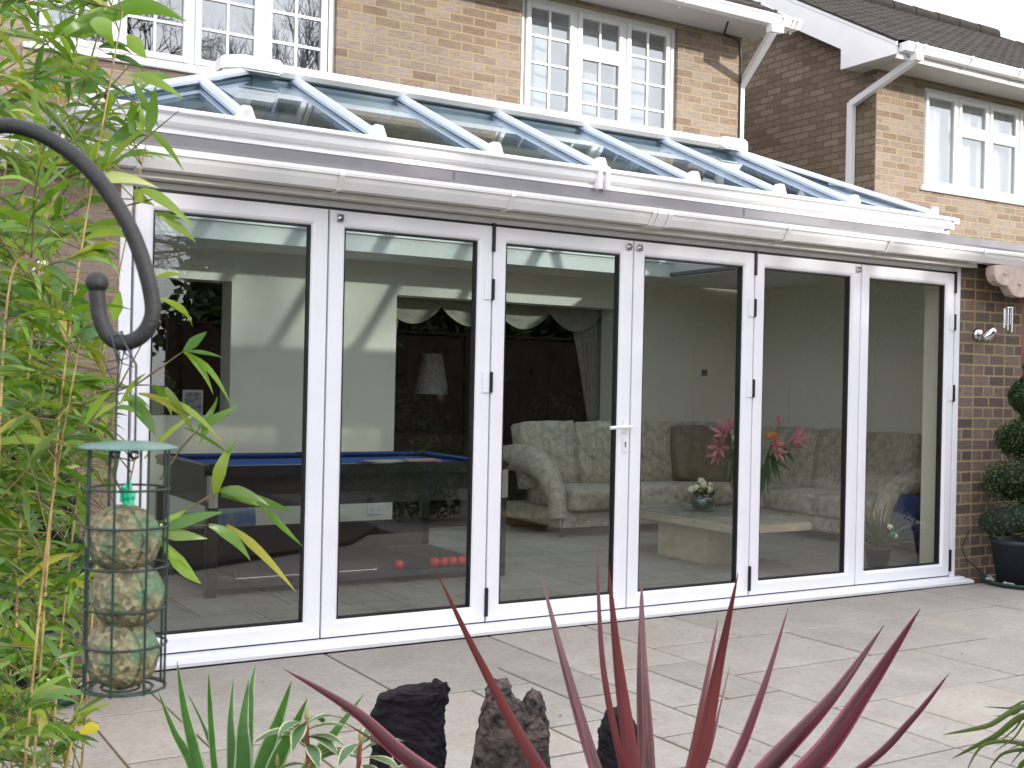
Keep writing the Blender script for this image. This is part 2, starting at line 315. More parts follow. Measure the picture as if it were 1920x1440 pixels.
# leaves
pl = [0.0, 1, 2, 3, 4, 5, 6]
ST, RL = .082, .088
hz = [2.135, 1.86, 1.37, .21]
for i in range(6):
    x0, x1 = i*W+.005, (i+1)*W-.005; z0, z1 = ZB+.006, ZT-.006
    if i == 2: x1 += .0
    # frame with sloping bead
    b = MB(); gx0, gx1, gz0, gz1 = x0+ST, x1-ST, z0+RL, z1-RL
    def ringface(y, a, c): # a outer rect c inner rect at y..
        pass
    O = [(x0, z0), (x1, z0), (x1, z1), (x0, z1)]
    def rect(dx): return [(x0+dx, z0+dx), (x1-dx, z0+dx), (x1-dx, z1-dx), (x0+dx, z1-dx)]
    loops = [(rect(0), .060), (rect(0), .004), (rect(.003), 0.0), (rect(ST-.018), 0.0), (rect(ST-.006), .006), (rect(ST), .014), (rect(ST), .060)]
    vs = [(x, y, z) for r_, y in loops for x, z in r_]; fs = []
    for a in range(len(loops)):
        c2 = (a+1) % len(loops)
        for k in range(4): l = (k+1) % 4; fs.append((4*a+k, 4*a+l, 4*c2+l, 4*c2+k))
    b.add(vs, fs); lf = b.build('door_leaf', M['alu'], ext, recalc=True)
    b = MB(); r1, r2 = rect(ST-.002), rect(ST+.008)
    for y0_, y1_ in ((.016, .030), (.034, .055)):
        vs = [(x, y, z) for y in (y0_, y1_) for r_ in (r1, r2) for x, z in r_]; fs = []
        for k in range(4):
            l = (k+1) % 4; fs += [(k, l, 4+l, 4+k), (8+k, 12+k, 12+l, 8+l), (4+k, 4+l, 12+l, 12+k), (k, 8+k, 8+l, l)]
        b.add(vs, fs)
    b.build('gasket', M['black'], lf, recalc=True)
    r3 = rect(ST+.002); b = MB(); b.box((r3[0][0], .031, r3[0][1]), (r3[2][0], .0335, r3[2][1])); b.build('glass_pane', M['glass'], lf)
    if i in (1, 3, 5):
        for z in hz:
            b = MB(); big = z in (2.135, .21); hh = .075 if big else .055
            b.box((x1-.004, -.012, z-hh), (x1+.014, .004, z+hh)); b.build('hinge', M['black'], lf, bevel=.002)
            if not big:
                b = MB(); b.box((x1-.045, -.006, z-hh), (x1-.0045, -.0005, z+hh)); b.build('hinge_plate', M['alu'], lf, bevel=.001)
    bolts = {1: [x0+.05], 2: [x1-.035], 3: [x0+.03], 4: [x1-.03]}.get(i, [])
    for bx in bolts:
        b = MB(); b.box((bx-.016, -.014, z1-.055), (bx+.016, -.0005, z1-.02)); b.tube([(bx, -.03, z1-.04), (bx, -.014, z1-.04)], .008, 10); b.build('lock_bolt', M['chrome'], lf)
    if i == 2:
        hx = x1-.032; b = MB()
        b.tube([(hx, -.001, 1.135), (hx, -.05, 1.135)], .010, 10); b.tube([(hx+.012, -.048, 1.137), (hx-.05, -.052, 1.135), (hx-.14, -.052, 1.131)], .0105, 10)
        b.box((hx-.017, -.008, 1.10), (hx+.017, -.0005, 1.175)); b.build('door_handle', M['alu'], lf)
        b = MB(); b.box((hx-.017, -.006, .99), (hx+.017, -.0005, 1.07)); es = b.build('lock_plate', M['pvc'], lf, bevel=.0015)
        b = MB(); b.tube([(hx, -.008, 1.045), (hx, -.0055, 1.045)], .005, 10); b.box((hx-.0025, -.008, 1.018), (hx+.0025, -.0055, 1.042)); b.build('keyhole', M['black'], lf)
b = MB(); b.box((XR+.004, -.010, 1.31), (XR+.012, .004, 1.42)); b.build('hinge', M['black'], ext)
# fascia + soffit (front)
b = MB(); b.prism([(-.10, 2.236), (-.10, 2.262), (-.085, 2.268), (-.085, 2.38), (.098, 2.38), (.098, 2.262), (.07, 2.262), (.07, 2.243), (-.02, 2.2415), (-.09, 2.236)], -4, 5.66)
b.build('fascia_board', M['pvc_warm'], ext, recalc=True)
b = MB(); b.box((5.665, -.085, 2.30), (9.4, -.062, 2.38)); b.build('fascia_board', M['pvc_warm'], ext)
# front gutter
def gutter(x0, x1, y, z, mat, parent, w=.115, h=.075, name='gutter'):
    p = [(y, z), (y, z-h), (y-.02, z-h-.006), (y-w+.03, z-h-.004), (y-w+.006, z-h*.55), (y-w+.000, z-.022), (y-w-.010, z-.018), (y-w-.012, z-.004), (y-w-.006, z+.004), (y-w+.008, z+.004),
         (y-w+.006, z-.03), (y-w+.034, z-h+.006), (y-.01, z-h+.006), (y-.006, z)]
    return MB().prism(p, x0, x1).build(name, mat, parent, recalc=True)
GX = [onp(1, -.2, u, v).x for u, v in ((265, 285), (640, 325), (960, 370), (1478, 430), (1668, 455), (1845, 478))]
g1 = gutter(-4, 9.4, -.086, 2.345, M['pvc'], ext)
def bracket(x, y, z, w=.115, h=.075, wd=.012, parent=None, name='gutter_bracket'):
    t = .005; p = [(y+.001, z+.009), (y-w-.016, z+.009), (y-w-.018, z-.02), (y-w-.003, z-h*.58), (y-w+.026, z-h-.010), (y-.015, z-h-.014), (y+.0, z-h-.03)]
    q = [(y+.001, z+.001), (y-w-.0135, z+.0045), (y-w-.0135, z-.02), (y-w+.002, z-h*.56), (y-w+.029, z-h-.0045), (y-.018, z-h-.0065), (y-.003, z-h-.03)]
    b = MB(); pr = p+q[::-1]; b.prism(pr, x-wd, x+wd); return b.build(name, M['pvc'], parent, recalc=True)
for x in GX: bracket(x, -.086, 2.345, parent=g1)
xu = onp(1, -.2, 1240, 405).x
for dx in (-.055, .0, .055): bracket(xu+dx, -.086, 2.345, parent=g1, wd=.014 if dx else .035)
# flat roof deck with opening, kerb, ceiling
LX0, LX1, LY0, LY1 = -.10, 5.66, .30, 3.10
b = MB()
for a, c in (((-4, .31), (LX0+.2, 3.24)), ((LX1-.2, .31), (9.4, 3.24)), ((LX0+.2, .31), (LX1-.2, LY0+.25)), ((LX0+.2, 3.021), (LX1-.2, 3.24))):
    b.box((a[0], a[1], 2.382), (c[0], c[1], 2.41))
b.build('flat_roof', M['grey'], ext)
b = MB(); b.box((-4, .22, 2.382), (9.4, .305, 2.505)); k_ = b.build('roof_kerb', M['grey'], ext)
b = MB(); b.box((-4, -.078, 2.3825), (9.4, .215, 2.395)); b.build('roof_edge', M['grey'], ext)
for u in (850, 1395):
    x = onp(1, .22, u, 380).x; b = MB(); b.box((x-.004, .215, 2.40), (x+.0, .2195, 2.50)); b.box((x+.004, .215, 2.40), (x+.05, .2195, 2.50)); b.build('membrane_joint', M['grey'], ext)
b = MB()
for a, c in (((-.32, .30), (.05, 3.58)), ((5.5, .30), (6.83, 3.58)), ((.05, .30), (5.5, .60)), ((.05, 3.0), (5.5, 3.58))):
    b.box((a[0], a[1], 2.366), (c[0], c[1], 2.380))
b.build('ceiling', M['ceil'], ext)
b = MB()
b.box((.03, .58, 2.381), (.048, 3.02, 2.58)); b.box((5.502, .58, 2.381), (5.52, 3.02, 2.58)); b.box((.05, .58, 2.381), (5.50, .598, 2.56)); b.box((.05, 3.002, 2.381), (5.50, 3.02, 2.60))  # rear face placed to catch sun, standing in for a bright ceiling
b.build('lantern_upstand', M['ceil'], ext)
# inner walls and floor
ZF = .12
b = MB(); b.box((-.36, .06, .02), (6.9, 3.6, ZF-.004)); b.build('floor_base', M['joint'], ext)
b = MB(); ny = 0; y = .08
while y < 3.58:
    x = -.36+(0 if ny % 2 == 0 else -.3)
    while x < 6.85:
        xa, xb = max(x, -.36)+.003, min(x+.6, 6.85)-.003
        if xb-xa > .02: b.add([(xa, y+.003, ZF), (xb, y+.003, ZF), (xb, min(y+.6, 3.6)-.003, ZF), (xa, min(y+.6, 3.6)-.003, ZF)], [(0, 1, 2, 3)])
        x += .6
    y += .6; ny += 1
b.build('tiled_floor', M['tilefloor'], ext)
b = MB(); b.box((-.40, .297, .1), (-.36, 3.6, 2.38)); b.box((6.83, .297, .1), (6.87, 3.6, 2.38)); b.build('inner_wall', M['plaster'], ext)
# back wall with hatch and archway
OX0, OX1, OZ = 3.02, 5.32, 2.10; HX0, HX1, HZ0, HZ1 = .55, 1.60, 1.07, 2.12
b = MB()
b.box((-.40, 3.6, .1), (HX0, 3.85, 2.38)); b.box((HX0, 3.6, .1), (HX1, 3.85, HZ0)); b.box((HX0, 3.6, HZ1), (HX1, 3.85, 2.38)); b.box((HX1, 3.6, .1), (OX0, 3.85, 2.38))
b.box((OX0, 3.6, OZ), (OX1, 3.85, 2.38)); b.box((OX1, 3.6, .1), (6.87, 3.85, 2.38)); b.build('back_wall', M['plaster'], ext)
b = MB(); b.box((HX1, 3.585, ZF), (OX0, 3.5995, ZF+.07)); b.build('skirting', simple('wood_skirting', (.45, .28, .16), .5), ext)
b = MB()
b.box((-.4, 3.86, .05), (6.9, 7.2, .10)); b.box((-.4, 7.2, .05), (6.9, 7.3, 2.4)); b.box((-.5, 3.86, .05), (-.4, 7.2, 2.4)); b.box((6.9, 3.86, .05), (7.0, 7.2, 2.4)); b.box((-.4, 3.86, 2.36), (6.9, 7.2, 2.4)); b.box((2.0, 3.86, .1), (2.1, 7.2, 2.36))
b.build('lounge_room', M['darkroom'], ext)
# ------------------------------------------------------------------ roof lantern
lan = MB().ring([(.115, 2.625), (.128, 2.618), (.128, 2.603), (.100, 2.598), (.100, 2.590), (.112, 2.584), (.106, 2.558), (.092, 2.545), (.066, 2.539), (.066, 2.530), (.084, 2.525), (.084, 2.508), (.03, 2.497), (-.12, 2.497), (-.12, 2.545), (-.02, 2.60), (.0, 2.625)], (LX0, LY0, LX1, LY1)).build('roof_lantern', M['pvc'], ext, recalc=True)
RZ = 3.20; RY = 1.55; RX0, RX1 = 1.03, 4.78
EZ = 2.63
E_ = dict(y0=LY0-.02, y1=LY1+.02, x0=LX0-.02, x1=LX1+.02)
A_ = (E_['x0'], E_['y0'], EZ); B_ = (E_['x1'], E_['y0'], EZ); D_ = (E_['x0'], E_['y1'], EZ); F_ = (E_['x1'], E_['y1'], EZ); G_ = (RX0, RY, RZ); H_ = (RX1, RY, RZ)
def pane(vs):
    vs = [Vector(p) for p in vs]; n = (vs[1]-vs[0]).cross(vs[2]-vs[0]).normalized()*.012
    k = len(vs); b = MB(); b.add(vs+[p-n for p in vs], [tuple(range(k)), tuple(range(k, 2*k))[::-1]]+[(i, i+k, (i+1) % k+k, (i+1) % k) for i in range(k)])
    return b.build('roof_pane', M['glassR'], lan, recalc=True)
pane([A_, B_, H_, G_]); pane([B_, F_, H_]); pane([D_, A_, G_]); pane([F_, D_, G_, H_])
def gbar(p, q, w=.060, name='glazing_bar'):
    p, q = Vector(p), Vector(q); d = (q-p).normalized(); x = d.cross(Vector((0, 0, 1))).normalized(); u = x.cross(d)
    b = MB(); L = [( -w/2, .004), (w/2, .004), (w/2, .020), (w*.30, .040), (-w*.30, .040), (-w/2, .020)]
    vs = [e+x*a+u*h for e in (p, q) for a, h in L]; n = 6
    b.add(vs, [tuple(range(n)), tuple(range(n, 2*n))[::-1]]+[(i, (i+1) % n, (i+1) % n+n, i+n) for i in range(n)])
    b.obox((p+q)/2+u*(-.045), (q-p)/2, x*.022, u*.03)
    return b.build(name, M['bar'], lan, recalc=True)
def endcap(p, dirx, rz=0):
    b = MB(); pr = [(-.055, 0), (.055, 0), (.030, .068), (.022, .082), (-.022, .082), (-.030, .068)]
    b.prism(pr, -.02, .022, 'Y'); o = b.build('bar_end_cap', M['pvc'], lan, bevel=.002); o.location = p; o.rotation_euler = (0, 0, rz)
    b = MB(); b.prism([(-.030, .012), (.030, .012), (.012, .058), (-.012, .058)], -.0235, -.0205, 'Y'); b.build('cap_shade_plate', M['pvc_warm'], o); return o  # raised darker plate, its tone put in for a recess's shade
BX = [.584, 1.293, 2.005, 2.72, 3.43, 4.15, 4.84]
for x in BX:
    t = 1.0; ytop = RY-.02; ztop = RZ
    if x < RX0: f = (x-E_['x0'])/(RX0-E_['x0'])
    elif x > RX1: f = (E_['x1']-x)/(E_['x1']-RX1)
    else: f = 1
    yy = E_['y0']+(RY-E_['y0'])*f-.0; zz = EZ+(RZ-EZ)*f
    gbar((x, E_['y0']+.0, EZ), (x, yy, zz)); endcap((x, E_['y0']-.012, EZ-.012), 0)
    gbar((x, E_['y1'], EZ), (x, E_['y1']-(E_['y1']-RY)*f, zz))
for yv in (.95, 2.3):
    f = (yv-E_['y0'])/(RY-E_['y0']) if yv < RY else (E_['y1']-yv)/(E_['y1']-RY)
    gbar((E_['x0'], yv, EZ), (E_['x0']+(RX0-E_['x0'])*f, yv, EZ+(RZ-EZ)*f)); gbar((E_['x1'], yv, EZ), (E_['x1']-(E_['x1']-RX1)*f, yv, EZ+(RZ-EZ)*f))
for p, q in ((A_, G_), (B_, H_), (D_, G_), (F_, H_)): gbar(p, Vector(q)+Vector((0, 0, .008)), .085, 'hip_bar')
endcap((B_[0]+.0, B_[1]-.0, EZ-.012), 0, R(45)); endcap((A_[0]-.0, A_[1]-.0, EZ-.012), 0, R(-45))
b = MB(); b.prism([(RY-.10, RZ-.01), (RY-.125, RZ+.015), (RY-.12, RZ+.052), (RY-.085, RZ+.07), (RY+.085, RZ+.07), (RY+.12, RZ+.052), (RY+.125, RZ+.015), (RY+.10, RZ-.01)], RX0+.02, RX1-.10)
b.build('ridge_capping', M['cap'], lan, recalc=True)
b = MB(); b.box((RX0, RY-.05, RZ-.10), (RX1, RY+.05, RZ-.02)); b.build('ridge_beam', M['bar'], lan)
b = MB(); b.box((RX0, RY-.16, RZ-.125), (RX1, RY-.14, RZ-.105)); b.build('ridge_trim', M['pvc'], lan)
for xa, xb in ((RX0-.20, RX0+.16), (RX1-.12, RX1+.20)):
    b = MB(); yo = .155; prof = [(xa, RY-.07), (xa+.09, RY-yo), (xb-.02, RY-yo), (xb, RY-yo+.03), (xb, RY+yo-.03), (xb-.02, RY+yo), (xa+.09, RY+yo), (xa, RY+.07)]
    if xa > 2: prof = [(xa+xb-x, y) for x, y in prof]
    b.prism(prof, RZ-.015, RZ+.076, 'Z'); b.build('ridge_end_cap', M['cap'], lan, bevel=.012)
xj = onp(1, .2, 1130, 330).x
b = MB(); 
for dx in (-.035, 0.02): b.box((xj+dx-.012, LY0-.134, 2.50), (xj+dx+.012, LY0-.09, 2.633))
b.build('gutter_union', M['pvc'], lan, bevel=.003)
# lantern gutter stop end: short projecting return past the right corner
b = MB(); b.box((LX1+.128, LY0-.10, 2.585), (LX1+.185, LY0+.2, 2.625)); b.box((LX1+.12, LY0-.08, 2.545), (LX1+.160, LY0+.2, 2.5835)); b.box((LX1+.11, LY0-.06, 2.505), (LX1+.13, LY0+.2, 2.5435)); b.build('gutter_return', M['pvc'], lan)
# ------------------------------------------------------------------ windows
def window(parent, x0, x1, z0, z1, y, lights, sill=True, fr=.045):
    b = MB(); d0, d1 = y-.01, y+.06
    b.box((x0, d0, z0), (x0+fr, d1, z1)); b.box((x1-fr, d0, z0), (x1, d1, z1)); b.box((x0+fr, d0, z0), (x1-fr, d1, z0+fr)); b.box((x0+fr, d0, z1-fr), (x1-fr, d1, z1))
    xs = [l[1] for l in lights[:-1] if l[1] < x1-.02]
    for xm in sorted(set(xs)): b.box((xm-.022, d0+.003, z0+fr), (xm+.022, d1, z1-fr))
    w = b.build('window', M['pvc'], parent, bevel=.003)
    for (a, c, za, zb, nc, nr) in lights:
        a2, c2 = a+.02, c-.02; s = .048; b = MB(); ys = y-.022
        b.box((a2, ys, za), (a2+s, y+.03, zb)); b.box((c2-s, ys, za), (c2, y+.03, zb)); b.box((a2+s, ys, za), (c2-s, y+.03, za+s)); b.box((a2+s, ys, zb-s), (c2-s, y+.03, zb))
        sa = b.build('sash', M['pvc'], w, bevel=.005)
        b = MB(); ga, gc, gza, gzb = a2+s, c2-s, za+s, zb-s
        for i in range(1, nc): xx = ga+(gc-ga)*i/nc; b.box((xx-.010, y-.004, gza), (xx+.010, y+.022, gzb))
        for j in range(1, nr):
            zz = gza+(gzb-gza)*j/nr; b.box((ga, y-.006, zz-.010), (gc, y+.024, zz+.010))
        if nc > 1 or nr > 1: b.build('glazing_bars', M['pvc'], w)
        b = MB(); b.box((ga-.01, y+.006, gza-.01), (gc+.01, y+.012, gzb+.01)); b.build('pane', M['glassW'], w)
    if sill: b = MB(); b.box((x0-.05, y-.085, z0-.035), (x1+.05, y+.0, z0-.001)); b.build('sill', M['pvc'], w, bevel=.006)
    return w
YH = 3.2
house = empty('detached_house', (0, YH, 0), 'buff brick main house rising behind the glass roof lantern', 'house')
house.location = (0, 0, 0)
Z2 = 2.42; ZS = 4.775
LW = (.03, 2.26, 3.615, 4.72); RW = (3.955, 5.66, 3.60, 4.72)
def wallx(parent, x0, x1, z0, z1, y0, y1, holes, mat):
    b = MB(); xs = x0
    for hx0, hx1, hz0, hz1 in sorted(holes):
        b.box((xs, y0, z0), (hx0, y1, z1)); b.box((hx0, y0, z0), (hx1, y1, hz0))
        if z1-hz1 > .002: b.box((hx0, y0, hz1), (hx1, y1, z1))
        xs = hx1
    b.box((xs, y0, z0), (x1, y1, z1)); return b.build('wall', mat, parent)
wallx(house, -5, 6.438, Z2, ZS+.1, YH, YH+.25, [LW, RW], M['brickF'])
b = MB(); b.box((6.4385, YH+.004, Z2), (6.4485, 10.5, ZS+.1)); b.build('side_wall', M['brickS'], house)
q4 = (LW[1]-LW[0]-.09)/4; lx = LW[0]+.045
window(house, *LW[:2], *LW[2:], YH+.05, [(lx+i*q4, lx+(i+1)*q4, LW[2]+.045, LW[3]-.045, 2, 4) for i in range(4)])
rx = RW[0]+.045; q3 = (RW[1]-RW[0]-.09)/3; zt = RW[3]-.045; zb = RW[2]+.045
window(house, *RW[:2], *RW[2:], YH+.05, [(rx, rx+q3, zb, zt, 2, 4), (rx+q3, rx+2*q3, zt-.33, zt, 2, 1), (rx+q3, rx+2*q3, zb, zt-.36, 2, 3), (rx+2*q3, rx+3*q3, zb, zt, 2, 4)])
b = MB(); b.box((rx+q3, YH+.04, zt-.365), (rx+2*q3, YH+.10, zt-.325)); b.build('transom', M['pvc'], house)
b = MB()
for (x0, x1, z0, z1) in (LW, RW):
    b.box((x0-.3, YH+1.5, z0-.2), (x1+.3, YH+1.6, z1+.2)); b.box((x0-.3, YH+.26, z0-.2), (x1+.3, YH+1.5, z0-.15)); b.box((x0-.3, YH+.26, z1+.12), (x1+.3, YH+1.5, z1+.17)); b.box((x0-.35, YH+.26, z0-.2), (x0-.3, YH+1.5, z1+.17)); b.box((x1+.3, YH+.26, z0-.2), (x1+.35, YH+1.5, z1+.17))
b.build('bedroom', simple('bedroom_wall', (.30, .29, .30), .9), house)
netm = simple('net_fabric', (.28, .28, .33), .9, .08, 30)
def drape(name, x0, x1, z0, z1, y, mat, label, amp=.02, per=.07, parent=None, cat='curtain', group=None):
    b = MB(); n = max(8, int((x1-x0)/per*8)); vs = []
    for j in range(5):
        z = z0+(z1-z0)*j/4
        for i in range(n+1):
            x = x0+(x1-x0)*i/n; ph = 2*math.pi*(x-x0)/per; vs.append((x, y+amp*math.sin(ph+.8*noise.noise(Vector((x*6, z, 0))))+amp*.6*noise.noise(Vector((x*9, 0, z))), z))
    b.add(vs, [(j*(n+1)+i, j*(n+1)+i+1, (j+1)*(n+1)+i+1, (j+1)*(n+1)+i) for j in range(4) for i in range(n)], smooth=True)
    o = b.build(name, mat, parent); return tag(o, label, cat, group)
drape('net_curtain', 1.10, 1.64, 3.62, 4.75, YH+.20, netm, 'pale net curtain in the bedroom window, second pane from its right', group='net curtains in the bedroom window')
drape('net_curtain', 1.68, 2.25, 3.62, 4.75, YH+.20, netm, 'pale net curtain behind the rightmost pane of the bedroom window', group='net curtains in the bedroom window')
drape('net_curtain', .03, .50, 3.62, 4.75, YH+.20, netm, 'pale net curtain behind the bedroom pane hidden by bamboo', group='net curtains in the bedroom window')
drape('net_curtain', 3.97, 5.65, 3.62, 4.75, YH+.22, simple('sky_stand_in_fabric', (.50, .52, .58), .9, .04, 8), 'added pale drape standing in for sky reflections in the window above the glass roof', per=.3, amp=.012, group='net curtains in the bedroom window')  # drape added behind the panes to stand in for bright sky
# eaves main house
def roof(parent, x0, x1, ye, ze, yr, sl, mat):
    """ribbed, stepped tiles on one slope, plus the rear slope and ridge"""
    b = MB(); nc = int((yr-ye)/math.cos(math.atan(sl))/.24*math.cos(math.atan(sl)))+1; nx = int((x1-x0)/.045)
    rs = random.Random(3)
    cy = (yr-ye)/nc; rows = []
    for k in range(nc):
        ya, yb = ye+k*cy, ye+(k+1)*cy+.0; lift = .022
        rows.append((ya, ze+sl*(ya-ye)+lift)); rows.append((yb-.002, ze+sl*(yb-ye)+.004))
    vs = []
    for r_, (y, z) in enumerate(rows):
        for i in range(nx+1):
            x = x0+(x1-x0)*i/nx; w = .016*abs(math.sin(math.pi*(x-x0)/.165)); j = .006*noise.noise(Vector((x*3, (r_//2)*1.7, 0)))
            vs.append((x, y, z+w+j))
    b.add(vs, [(r_*(nx+1)+i, r_*(nx+1)+i+1, (r_+1)*(nx+1)+i+1, (r_+1)*(nx+1)+i) for r_ in range(len(rows)-1) for i in range(nx)])
    b.add([(x0, ye+.02, ze-.02), (x1, ye+.02, ze-.02), (x1, yr, ze+sl*(yr-ye)-.04), (x0, yr, ze+sl*(yr-ye)-.04)], [(0, 1, 2, 3)])
    zr = ze+sl*(yr-ye)+.02; b.add([(x0, yr, zr), (x1, yr, zr), (x1, yr+3.4, zr-sl*3.4), (x0, yr+3.4, zr-sl*3.4)], [(0, 1, 2, 3)])
    b.add([(x0, ye+.02, ze+.012), (x0, ye, ze+.03), (x0, yr, zr+.0), (x0, yr, zr-.012)], [(0, 1, 2, 3)]); b.add([(x1, ye+.02, ze+.012), (x1, ye, ze+.03), (x1, yr, zr+.0), (x1, yr, zr-.012)], [(3, 2, 1, 0)])
    o = b.build('roof', mat, parent)
    b = MB(); n = int((x1-x0)/.45)
    for k in range(n):
        xa = x0+(x1-x0)*k/n; b.tube([(xa+.005, yr, zr-.0), (xa+(x1-x0)/n-.005, yr, zr+rs.uniform(-.006, .006))], [.115, .108], 10)
    b.build('ridge_tiles', mat, parent); return o
def tilemat():
    mt, nt, bs = newmat('mossy_brown_tile'); o = pos(nt)
    c = ramp(nt, ntex(nt, 9, 6, o, .75), [(.3, (.012, .010, .009)), (.5, (.024, .019, .016)), (.68, (.032, .028, .016)), (.8, (.05, .043, .036))])
    c = mix(nt, ramp(nt, ntex(nt, 60, 3, o), [(.62, (0, 0, 0)), (.7, (.6, .6, .6))]), c, (.09, .08, .06))
    nt.links.new(c, bs.inputs['Base Color']); bs.inputs['Roughness'].default_value = .95; bump(nt, bs, ntex(nt, 70, 4, o), .8, .01); return mt
M['tile'] = tilemat()
roof(house, -5, 6.62, 2.66, 4.80, 6.1, .60, M['tile'])
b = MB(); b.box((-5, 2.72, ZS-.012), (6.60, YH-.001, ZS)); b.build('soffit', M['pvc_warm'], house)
b = MB(); b.box((-5, 2.70, ZS-.045), (6.60, 2.719, ZS+.085)); b.build('fascia', M['pvc'], house, bevel=.002)
b = MB(); b.prism([(2.70, ZS-.04), (2.70, ZS+.08), (6.1, ZS+.08+.6*3.4), (6.1, ZS-.08+.6*3.4)], 6.601, 6.62); b.build('barge_board', M['pvc'], house)
g2 = gutter(-5, 6.62, 2.695, 4.80, M['pvc'], house)
for x in (4.3, 5.25): bracket(x, 2.695, 4.80, parent=g2)
for x in (6.40, 6.52, 6.575): bracket(x, 2.695, 4.80, parent=g2, wd=.018)
b = MB(); b.box((6.25, 2.575, 4.64), (6.34, 2.665, 4.73)); b.box((6.36, 2.60, 4.655), (6.42, 2.66, 4.72)); b.build('gutter_outlet', M['pvc'], house, bevel=.006)
b = MB(); b.bar((6.30, 2.62, 4.66), (6.49, YH+.06, 4.30), .066, .066); b.bar((6.49, YH+.06, 4.33), (6.49, YH+.06, 2.45), .066, .066, (0, 1, 0)); b.build('downpipe', M['pvc'], house, bevel=.004)
b = MB(); b.tube([(6.0, 2.9, 4.758), (6.2, YH-.02, 4.75), (6.40, YH-.012, 4.72), (6.425, YH-.012, 4.55), (6.428, YH-.012, 3.4), (6.43, YH-.012, 2.6)], .009, 6); b.build('cable', M['black'], house)
# ------------------------------------------------------------------ neighbour
nb = empty('neighbour_house', (0, 0, 0), 'neighbouring brown brick house with grey tiled roof and white bargeboard', 'house')
NW = (9.08, 13.2, 3.60, 4.70); NS = 4.775
wallx(nb, 8.335, 15, 0, NS+.1, YH, YH+.25, [NW], M['brickF'])
b = MB(); b.add([(8.33, YH+.003, 0), (8.33, 9, 0), (8.33, 9, 5.0), (8.33, 6.1, 6.74), (8.33, YH+.003, 5.05), (8.345, YH+.003, 0), (8.345, 9, 0), (8.345, 9, 5.0), (8.345, 6.1, 6.74), (8.345, YH+.003, 5.05)], [(0, 1, 2, 3, 4), (9, 8, 7, 6, 5), (0, 4, 9, 5), (1, 6, 7, 2), (2, 7, 8, 3), (3, 8, 9, 4), (0, 5, 6, 1)])
b.build('side_wall', M['brickS'], nb)
nx_ = [9.13, 9.68, 10.22, 10.76, 11.3, 12.1, 13.15]
z0, z1 = NW[2]+.045, NW[3]-.045
window(nb, *NW[:2], *NW[2:], YH+.05, [(nx_[0], nx_[1], z0, z1, 1, 1), (nx_[1], nx_[2], z1-.34, z1, 1, 1), (nx_[1], nx_[2], z0, z1-.37, 1, 1), (nx_[2], nx_[3], z1-.34, z1, 1, 1), (nx_[2], nx_[3], z0, z1-.37, 1, 1), (nx_[3], nx_[4], z0, z1, 1, 1), (nx_[4], nx_[5], z0, z1, 1, 1), (nx_[5], nx_[6], z0, z1, 1, 1)])
b = MB(); b.box((nx_[1], YH+.04, z1-.375), (nx_[3], YH+.10, z1-.335)); b.build('transom', M['pvc'], nb)
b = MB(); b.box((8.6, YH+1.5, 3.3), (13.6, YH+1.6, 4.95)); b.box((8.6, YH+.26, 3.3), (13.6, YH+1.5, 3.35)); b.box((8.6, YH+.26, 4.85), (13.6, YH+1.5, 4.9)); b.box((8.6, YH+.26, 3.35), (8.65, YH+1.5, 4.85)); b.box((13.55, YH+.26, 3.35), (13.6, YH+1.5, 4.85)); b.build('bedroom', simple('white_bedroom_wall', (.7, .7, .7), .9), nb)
drape('net_curtain', 9.12, 13.1, 3.62, 4.75, YH+.18, simple('white_net', (.85, .85, .87), .9, .03, 30), 'white net curtain filling the neighbour\'s upstairs window', per=.12)
roof(nb, 8.02, 14.15, 2.66, 4.86, 6.1, .565, M['tile'])
o_ = roof(nb, 14.16, 22, 2.66, 4.76, 6.1, .565, M['tile'])
b = MB(); b.box((8.05, 2.72, NS-.012), (22, YH-.001, NS)); b.box((8.05, YH, NS-.012), (8.329, 3.40, NS)); b.build('soffit', M['pvc_warm'], nb)
b = MB(); b.box((8.05, 2.70, NS-.055), (22, 2.719, NS+.085)); b.build('fascia', M['pvc'], nb, bevel=.002)
b = MB(); s_ = .565; b.prism([(2.69, NS-.02), (3.42, NS-.02-.0), (3.42, 4.97), (6.1, 4.97+s_*2.68), (6.1, 4.885+s_*3.4), (2.69, 4.885)], 8.025, 8.048); b.build('barge_board', M['pvc'], nb, recalc=True)
b = MB(); b.box((8.14, YH-.02, 3.0), (8.32, YH+.0, 3.1));
g3 = gutter(8.08, 22, 2.695, 4.86, M['pvc'], nb)
for x in (8.2, 8.32, 9.05, 9.85): bracket(x, 2.695, 4.86, parent=g3)
for gx, gp_ in ((8.077, g3), (6.6215, g2)):
    b = MB(); b.prism([(2.695, 4.80+.066*(gx > 8)), (2.695, 4.72+.06*(gx > 8)), (2.60, 4.722+.06*(gx > 8)), (2.572, 4.78+.06*(gx > 8)), (2.568, 4.806+.06*(gx > 8))], gx-.004, gx+.002); b.build('gutter_stop_end', M['pvc'], gp_, recalc=True)
b = MB(); b.box((8.20, 2.57, 4.70), (8.30, 2.67, 4.795)); b.build('gutter_outlet', M['pvc'], nb, bevel=.006)
b = MB(); b.bar((8.25, 2.62, 4.73), (8.285, 3.50, 4.44), .07, .07); b.bar((8.285, 3.50, 4.46), (8.285, 3.50, .1), .07, .07, (0, 1, 0)); b.build('downpipe', M['pvc'], nb, bevel=.004)
